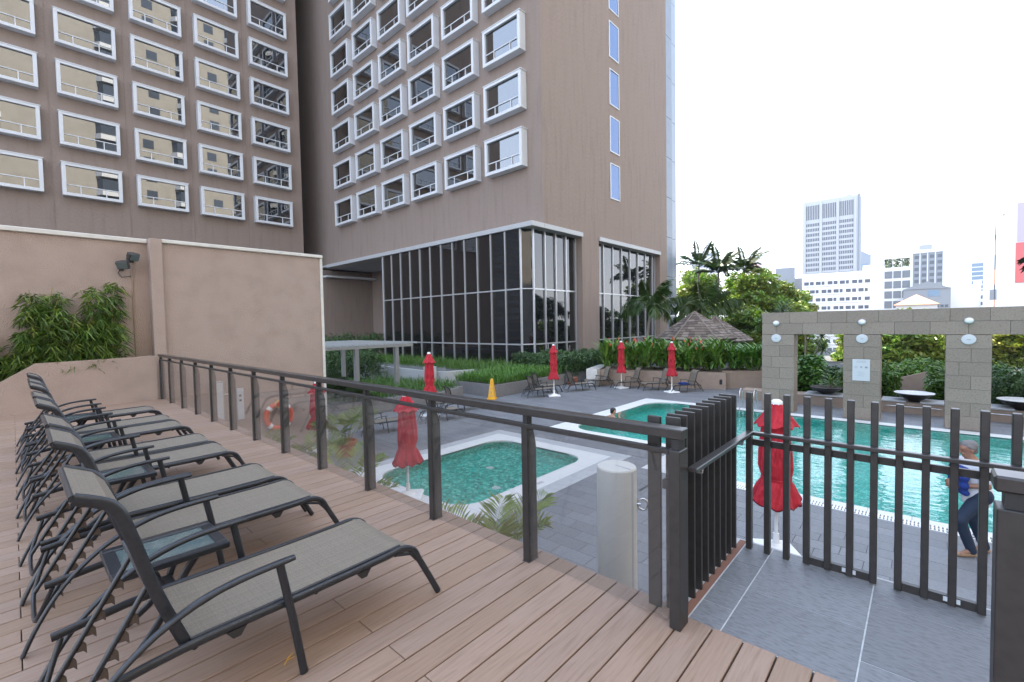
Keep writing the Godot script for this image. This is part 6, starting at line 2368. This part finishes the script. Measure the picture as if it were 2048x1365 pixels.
# ------------------------------------------------------------------ people
func blob(bones: Array, cell: float, k: float) -> MB:
	# smooth union of tapered capsules [a, b, ra, rb], meshed as surface nets
	var lo := Vector3.ONE * 1e9
	var hi := -lo
	for q in bones:
		var m: float = max(q[2], q[3]) + cell * 3.0
		lo = lo.min(q[0] - Vector3.ONE * m).min(q[1] - Vector3.ONE * m)
		hi = hi.max(q[0] + Vector3.ONE * m).max(q[1] + Vector3.ONE * m)
	var nx := int((hi.x - lo.x) / cell) + 2
	var ny := int((hi.y - lo.y) / cell) + 2
	var nz := int((hi.z - lo.z) / cell) + 2
	var f := PackedFloat32Array()
	f.resize(nx * ny * nz)
	f.fill(10.0)
	for q in bones:
		var a: Vector3 = q[0]
		var ab: Vector3 = q[1] - a
		var l2: float = max(ab.length_squared(), 1e-9)
		var m: float = max(q[2], q[3]) + k + cell * 2.0
		var p0: Vector3 = ((q[0].min(q[1]) - Vector3.ONE * m - lo) / cell).floor().max(Vector3.ZERO)
		var p1: Vector3 = ((q[0].max(q[1]) + Vector3.ONE * m - lo) / cell).ceil().min(Vector3(nx - 1, ny - 1, nz - 1))
		for z in range(int(p0.z), int(p1.z) + 1):
			for y in range(int(p0.y), int(p1.y) + 1):
				for x in range(int(p0.x), int(p1.x) + 1):
					var p := lo + Vector3(x, y, z) * cell
					var h := clampf((p - a).dot(ab) / l2, 0.0, 1.0)
					var d: float = (p - a - ab * h).length() - lerpf(q[2], q[3], h)
					var i := x + nx * (y + ny * z)
					var e := f[i]
					var t := maxf(k - absf(e - d), 0.0) / k
					f[i] = minf(e, d) - t * t * k * 0.25
	var vid := {}
	var vs := PackedVector3Array()
	var co := [[0, 0, 0], [1, 0, 0], [0, 1, 0], [1, 1, 0], [0, 0, 1], [1, 0, 1], [0, 1, 1], [1, 1, 1]]
	var ed := [[0, 1], [2, 3], [4, 5], [6, 7], [0, 2], [1, 3], [4, 6], [5, 7], [0, 4], [1, 5], [2, 6], [3, 7]]
	for z in nz - 1:
		for y in ny - 1:
			for x in nx - 1:
				var base := x + nx * (y + ny * z)
				var v := [f[base], f[base + 1], f[base + nx], f[base + nx + 1], f[base + nx * ny], f[base + nx * ny + 1], f[base + nx * ny + nx], f[base + nx * ny + nx + 1]]
				var neg := 0
				for q in v:
					if q < 0.0:
						neg += 1
				if neg == 0 or neg == 8:
					continue
				var s := Vector3.ZERO
				var n := 0
				for e in ed:
					var va: float = v[e[0]]
					var vb: float = v[e[1]]
					if (va < 0.0) != (vb < 0.0):
						var u := va / (va - vb)
						var ca = co[e[0]]
						var cb = co[e[1]]
						s += Vector3(lerpf(ca[0], cb[0], u), lerpf(ca[1], cb[1], u), lerpf(ca[2], cb[2], u))
						n += 1
				vid[base] = vs.size()
				vs.append(lo + (Vector3(x, y, z) + s / n) * cell)
	var faces := []
	for base in vid:
		var x: int = base % nx
		var y: int = (base / nx) % ny
		var z: int = base / (nx * ny)
		var st := [1, nx, nx * ny]
		var pos := [x, y, z]
		for ax in 3:
			var i := (ax + 1) % 3
			var j := (ax + 2) % 3
			if pos[i] == 0 or pos[j] == 0:
				continue
			var v0 := f[base]
			var v1 := f[base + st[ax]]
			if (v0 < 0.0) == (v1 < 0.0):
				continue
			var q := [base, base - st[i], base - st[i] - st[j], base - st[j]]
			if not (vid.has(q[1]) and vid.has(q[2]) and vid.has(q[3])):
				continue
			faces.append([vid[q[0]], vid[q[1]], vid[q[2]], vid[q[3]], v0 < 0.0, ax])
	var nr := PackedVector3Array()
	nr.resize(vs.size())
	for q in faces:
		var nn := (vs[q[1]] - vs[q[0]]).cross(vs[q[2]] - vs[q[0]])
		var d := Vector3.ZERO
		d[q[5]] = 1.0 if q[4] else -1.0
		if nn.dot(d) < 0:
			nn = -nn
		for e in 4:
			nr[q[e]] += nn
	var b := MB.new()
	for q in faces:
		b.tri(vs[q[0]], vs[q[1]], vs[q[2]], nr[q[0]].normalized(), nr[q[1]].normalized(), nr[q[2]].normalized())
		b.tri(vs[q[0]], vs[q[2]], vs[q[3]], nr[q[0]].normalized(), nr[q[2]].normalized(), nr[q[3]].normalized())
	return b

func head_bones(c: Vector3, bs: Basis) -> Array:
	# skull, jaw, nose, ears, brow, lips; face looks along +z of bs
	var o := []
	var add := func(a: Vector3, b: Vector3, ra: float, rb: float): o.append([c + bs * a, c + bs * b, ra, rb])
	add.call(Vector3(0, 0.035, -0.025), Vector3(0, 0.03, 0.02), 0.082, 0.076)
	add.call(Vector3(0, -0.02, 0.02), Vector3(0, -0.085, 0.045), 0.062, 0.034)
	add.call(Vector3(0, 0.005, 0.082), Vector3(0, -0.028, 0.105), 0.010, 0.014)
	add.call(Vector3(-0.03, 0.025, 0.078), Vector3(0.03, 0.025, 0.078), 0.014, 0.014)
	add.call(Vector3(-0.018, -0.055, 0.078), Vector3(0.018, -0.055, 0.078), 0.009, 0.009)
	add.call(Vector3(-0.078, 0.0, -0.005), Vector3(-0.084, -0.025, 0.0), 0.016, 0.012)
	add.call(Vector3(0.078, 0.0, -0.005), Vector3(0.084, -0.025, 0.0), 0.016, 0.012)
	return o

func hand_bones(w: Vector3, bs: Basis, curl: float, side: float) -> Array:
	# palm from the wrist along +z of bs, four fingers, thumb off the side
	var o := []
	o.append([w, w + bs * Vector3(0, 0, 0.045), 0.024, 0.027])
	o.append([w + bs * Vector3(-0.02, 0, 0.05), w + bs * Vector3(0.022, 0, 0.055), 0.016, 0.016])
	for k in 4:
		var l: float = [0.030, 0.036, 0.034, 0.026][k]
		var p := w + bs * Vector3((k - 1.5) * 0.019 * -side, 0, 0.075)
		var d1 := bs * Vector3(0, -sin(curl), cos(curl))
		var d2 := bs * Vector3(0, -sin(curl * 2.0), cos(curl * 2.0))
		o.append([p, p + d1 * l, 0.0092, 0.0085])
		o.append([p + d1 * l, p + d1 * l + d2 * l * 0.85, 0.0085, 0.0075])
	var tp := w + bs * Vector3(0.026 * side, -0.004, 0.022)
	o.append([tp, tp + bs * Vector3(0.022 * side, -0.01, 0.026), 0.0115, 0.010])
	o.append([tp + bs * Vector3(0.022 * side, -0.01, 0.026), tp + bs * Vector3(0.028 * side, -0.02, 0.052), 0.010, 0.008])
	return o

func people() -> void:
	walker()
	swimmer()

func join(parts: Array) -> MB:
	var b := MB.new()
	for p in parts:
		b.v.append_array(p.v)
		b.n.append_array(p.n)
		b.uv.append_array(p.uv)
	return b

func eyes(t: Node3D, c: Vector3, bs: Basis) -> void:
	for s in [-1.0, 1.0]:
		var b := MB.new()
		b.lathe(c + bs * Vector3(s * 0.031, 0.004, 0.083), [Vector2(0.0, -0.007), Vector2(0.009, -0.004), Vector2(0.011, 0.0), Vector2(0.009, 0.004), Vector2(0.0, 0.007)], 8, bs)
		pm("eye", b, M.hair_black, t)

func walker() -> void:
	# walking along the pool, +z is forward, carrying a blue bundle against his chest
	var t := thing("person", "grey haired man in white shirt and dark jeans walking with a blue bundle", "person", Vector3(9.35, 0.002, 0.60), -2.62)
	var hipl := Vector3(0.09, 0.90, 0.0)
	var hipr := Vector3(-0.09, 0.90, 0.0)
	var kl := Vector3(0.10, 0.535, 0.27)      # leading leg, knee bent
	var al := Vector3(0.10, 0.10, 0.13)
	var kr := Vector3(-0.10, 0.50, -0.02)
	var ar := Vector3(-0.10, 0.085, -0.17)
	var hip := Vector3(0, 0.93, 0.0)
	var chest := Vector3(0, 1.24, 0.05)
	var neck := Vector3(0, 1.40, 0.075)
	var head := Vector3(0, 1.555, 0.125)
	var sl := Vector3(0.185, 1.345, 0.05)
	var sr := Vector3(-0.185, 1.345, 0.05)
	var el := Vector3(0.23, 1.09, 0.04)
	var er := Vector3(-0.235, 1.085, -0.01)
	var wl := Vector3(0.04, 1.02, 0.315)
	var wr := Vector3(-0.08, 1.06, 0.315)
	var hb := Basis.from_euler(Vector3(0.12, 0.0, 0))
	var trunk := [[hip, chest, 0.135, 0.145], [chest, neck, 0.13, 0.062], [Vector3(-0.11, 1.31, 0.05), Vector3(0.11, 1.31, 0.05), 0.085, 0.085], [neck, head + Vector3(0, -0.06, 0), 0.058, 0.055], [hipl, hipr, 0.115, 0.115],
		[sl, el, 0.052, 0.042], [el, wl, 0.040, 0.027], [sr, er, 0.052, 0.042], [er, wr, 0.040, 0.027],
		[hipl, kl, 0.085, 0.058], [kl, al, 0.055, 0.036], [hipr, kr, 0.085, 0.058], [kr, ar, 0.055, 0.036],
		[al, al + Vector3(0.01, -0.055, 0.13), 0.035, 0.028], [ar, ar + Vector3(-0.01, -0.05, 0.13), 0.035, 0.028]]
	var body := blob(trunk, 0.018, 0.05)
	var hd := blob(head_bones(head, hb) + [[neck, head + Vector3(0, -0.05, 0), 0.052, 0.05]], 0.007, 0.025)
	var h1 := blob(hand_bones(wl, Basis(Vector3.UP, -1.2) * Basis(Vector3.FORWARD, 1.2), 0.5, 1.0), 0.004, 0.008)
	var h2 := blob(hand_bones(wr, Basis(Vector3.UP, 0.9) * Basis(Vector3.FORWARD, -1.2), 0.5, -1.0), 0.004, 0.008)
	pm("body", join([body, hd, h1, h2]), M.skin_brown, t)
	eyes(t, head, hb)
	var hair := blob([[head + hb * Vector3(0, 0.05, -0.04), head + hb * Vector3(0, 0.062, 0.015), 0.082, 0.070], [head + hb * Vector3(0, -0.03, -0.07), head + hb * Vector3(0, 0.04, -0.05), 0.05, 0.072], [head + hb * Vector3(-0.07, 0.02, -0.02), head + hb * Vector3(-0.066, 0.05, 0.02), 0.024, 0.024], [head + hb * Vector3(0.07, 0.02, -0.02), head + hb * Vector3(0.066, 0.05, 0.02), 0.024, 0.024]], 0.008, 0.02)
	pm("hair", hair, M.hair_grey, t)
	var shirt := blob([[hip + Vector3(0, -0.09, 0), hip, 0.155, 0.150], [hip, chest, 0.150, 0.160], [chest, neck + Vector3(0, -0.03, 0), 0.145, 0.072], [Vector3(-0.12, 1.31, 0.05), Vector3(0.12, 1.31, 0.05), 0.098, 0.098], [sl, sl.lerp(el, 0.72), 0.068, 0.066], [sr, sr.lerp(er, 0.72), 0.068, 0.066], [Vector3(0, 0.84, 0.02), Vector3(0, 0.95, 0.03), 0.148, 0.150]], 0.018, 0.045)
	pm("shirt", shirt, M.shirt_white, t)
	var jeans := blob([[hipl + Vector3(0, 0.02, 0), kl, 0.102, 0.076], [kl, al + Vector3(0, 0.0, -0.01), 0.074, 0.060], [hipr + Vector3(0, 0.02, 0), kr, 0.102, 0.076], [kr, ar + Vector3(0, 0.0, 0), 0.074, 0.060], [hipl, hipr, 0.122, 0.122]], 0.018, 0.035)
	pm("jeans", jeans, M.jeans, t)
	for a in [[al, "shoe"], [ar, "shoe"]]:
		var p: Vector3 = a[0]
		var s := blob([[p + Vector3(0, -0.055, -0.035), p + Vector3(0, -0.06, 0.10), 0.038, 0.036], [p + Vector3(0, -0.06, 0.10), p + Vector3(0, -0.066, 0.175), 0.040, 0.026]], 0.012, 0.02)
		pm("shoe", s, M.shoe_tan, t)
	var bd := thing("cloth_bundle", "royal blue cloth bundle held against the walking man's chest", "bundle", t.position, -2.62)
	var bb := blob([[Vector3(0.12, 1.27, 0.22), Vector3(-0.13, 1.27, 0.22), 0.05, 0.05], [Vector3(0.14, 1.17, 0.245), Vector3(-0.14, 1.16, 0.24), 0.055, 0.058], [Vector3(0.13, 1.05, 0.24), Vector3(-0.12, 1.05, 0.235), 0.052, 0.052], [Vector3(0.12, 0.94, 0.215), Vector3(-0.10, 0.95, 0.21), 0.042, 0.040]], 0.016, 0.06)
	pm("cloth", bb, M.towel_blue, bd)

func swimmer() -> void:
	# chest deep in the corner of the pool, hand raised to the face
	var t := thing("person", "bare shouldered swimmer with wet black hair in the pool corner, hand to face", "person", Vector3(14.25, -1.25, -8.22), 1.05)
	var o := 0.30
	var hip := Vector3(0, 0.90, 0)
	var chest := Vector3(0, 1.22, 0.03)
	var neck := Vector3(0, 1.41, 0.04)
	var head := Vector3(0, 1.565, 0.075)
	var hb := Basis.from_euler(Vector3(0.1, 0.1, 0))
	var wr := Vector3(-0.05, 1.46, 0.26)
	var er := Vector3(-0.20, 1.20, 0.24)
	var bones := [[hip, chest, 0.135, 0.15], [chest, neck, 0.135, 0.06], [Vector3(-0.13, 1.33, 0.02), Vector3(0.13, 1.33, 0.02), 0.085, 0.085], [neck, head + Vector3(0, -0.06, 0), 0.058, 0.055],
		[Vector3(0.19, 1.34, 0.02), Vector3(0.25, 1.08, 0.05), 0.055, 0.043], [Vector3(0.25, 1.08, 0.05), Vector3(0.22, 0.86, 0.16), 0.040, 0.028],
		[Vector3(-0.19, 1.34, 0.02), er, 0.055, 0.043], [er, wr, 0.040, 0.027],
		[Vector3(0.09, 0.88, 0), Vector3(0.10, 0.48, 0.04), 0.09, 0.06], [Vector3(0.10, 0.48, 0.04), Vector3(0.10, 0.08, 0.0), 0.055, 0.038], [Vector3(0.10, 0.06, 0.0), Vector3(0.11, 0.03, 0.15), 0.035, 0.028],
		[Vector3(-0.09, 0.88, 0), Vector3(-0.10, 0.48, 0.04), 0.09, 0.06], [Vector3(-0.10, 0.48, 0.04), Vector3(-0.10, 0.08, 0.0), 0.055, 0.038], [Vector3(-0.10, 0.06, 0.0), Vector3(-0.11, 0.03, 0.15), 0.035, 0.028]]
	var body := blob(bones, 0.018, 0.05)
	var hd := blob(head_bones(head, hb) + [[neck, head + Vector3(0, -0.05, 0), 0.052, 0.05]], 0.008, 0.025)
	var h1 := blob(hand_bones(wr, Basis.from_euler(Vector3(-0.9, 0.4, 0)), 0.7, -1.0), 0.005, 0.008)
	var h2 := blob(hand_bones(Vector3(0.22, 0.86, 0.16), Basis.from_euler(Vector3(0.5, 0, 0)), 0.3, 1.0), 0.005, 0.008)
	pm("body", join([body, hd, h1, h2]), M.skin_tan, t)
	eyes(t, head, hb)
	var hair := blob([[head + hb * Vector3(0, 0.05, -0.04), head + hb * Vector3(0, 0.062, 0.02), 0.082, 0.071], [head + hb * Vector3(0, -0.03, -0.07), head + hb * Vector3(0, 0.04, -0.05), 0.05, 0.073]], 0.010, 0.02)
	pm("hair", hair, M.hair_black, t)
	var trunks := blob([[Vector3(0.09, 0.90, 0), Vector3(0.10, 0.60, 0.03), 0.105, 0.085], [Vector3(-0.09, 0.90, 0), Vector3(-0.10, 0.60, 0.03), 0.105, 0.085], [Vector3(-0.05, 0.93, 0), Vector3(0.05, 0.93, 0), 0.135, 0.135]], 0.02, 0.04)
	pm("swim_trunks", trunks, M.jeans, t)
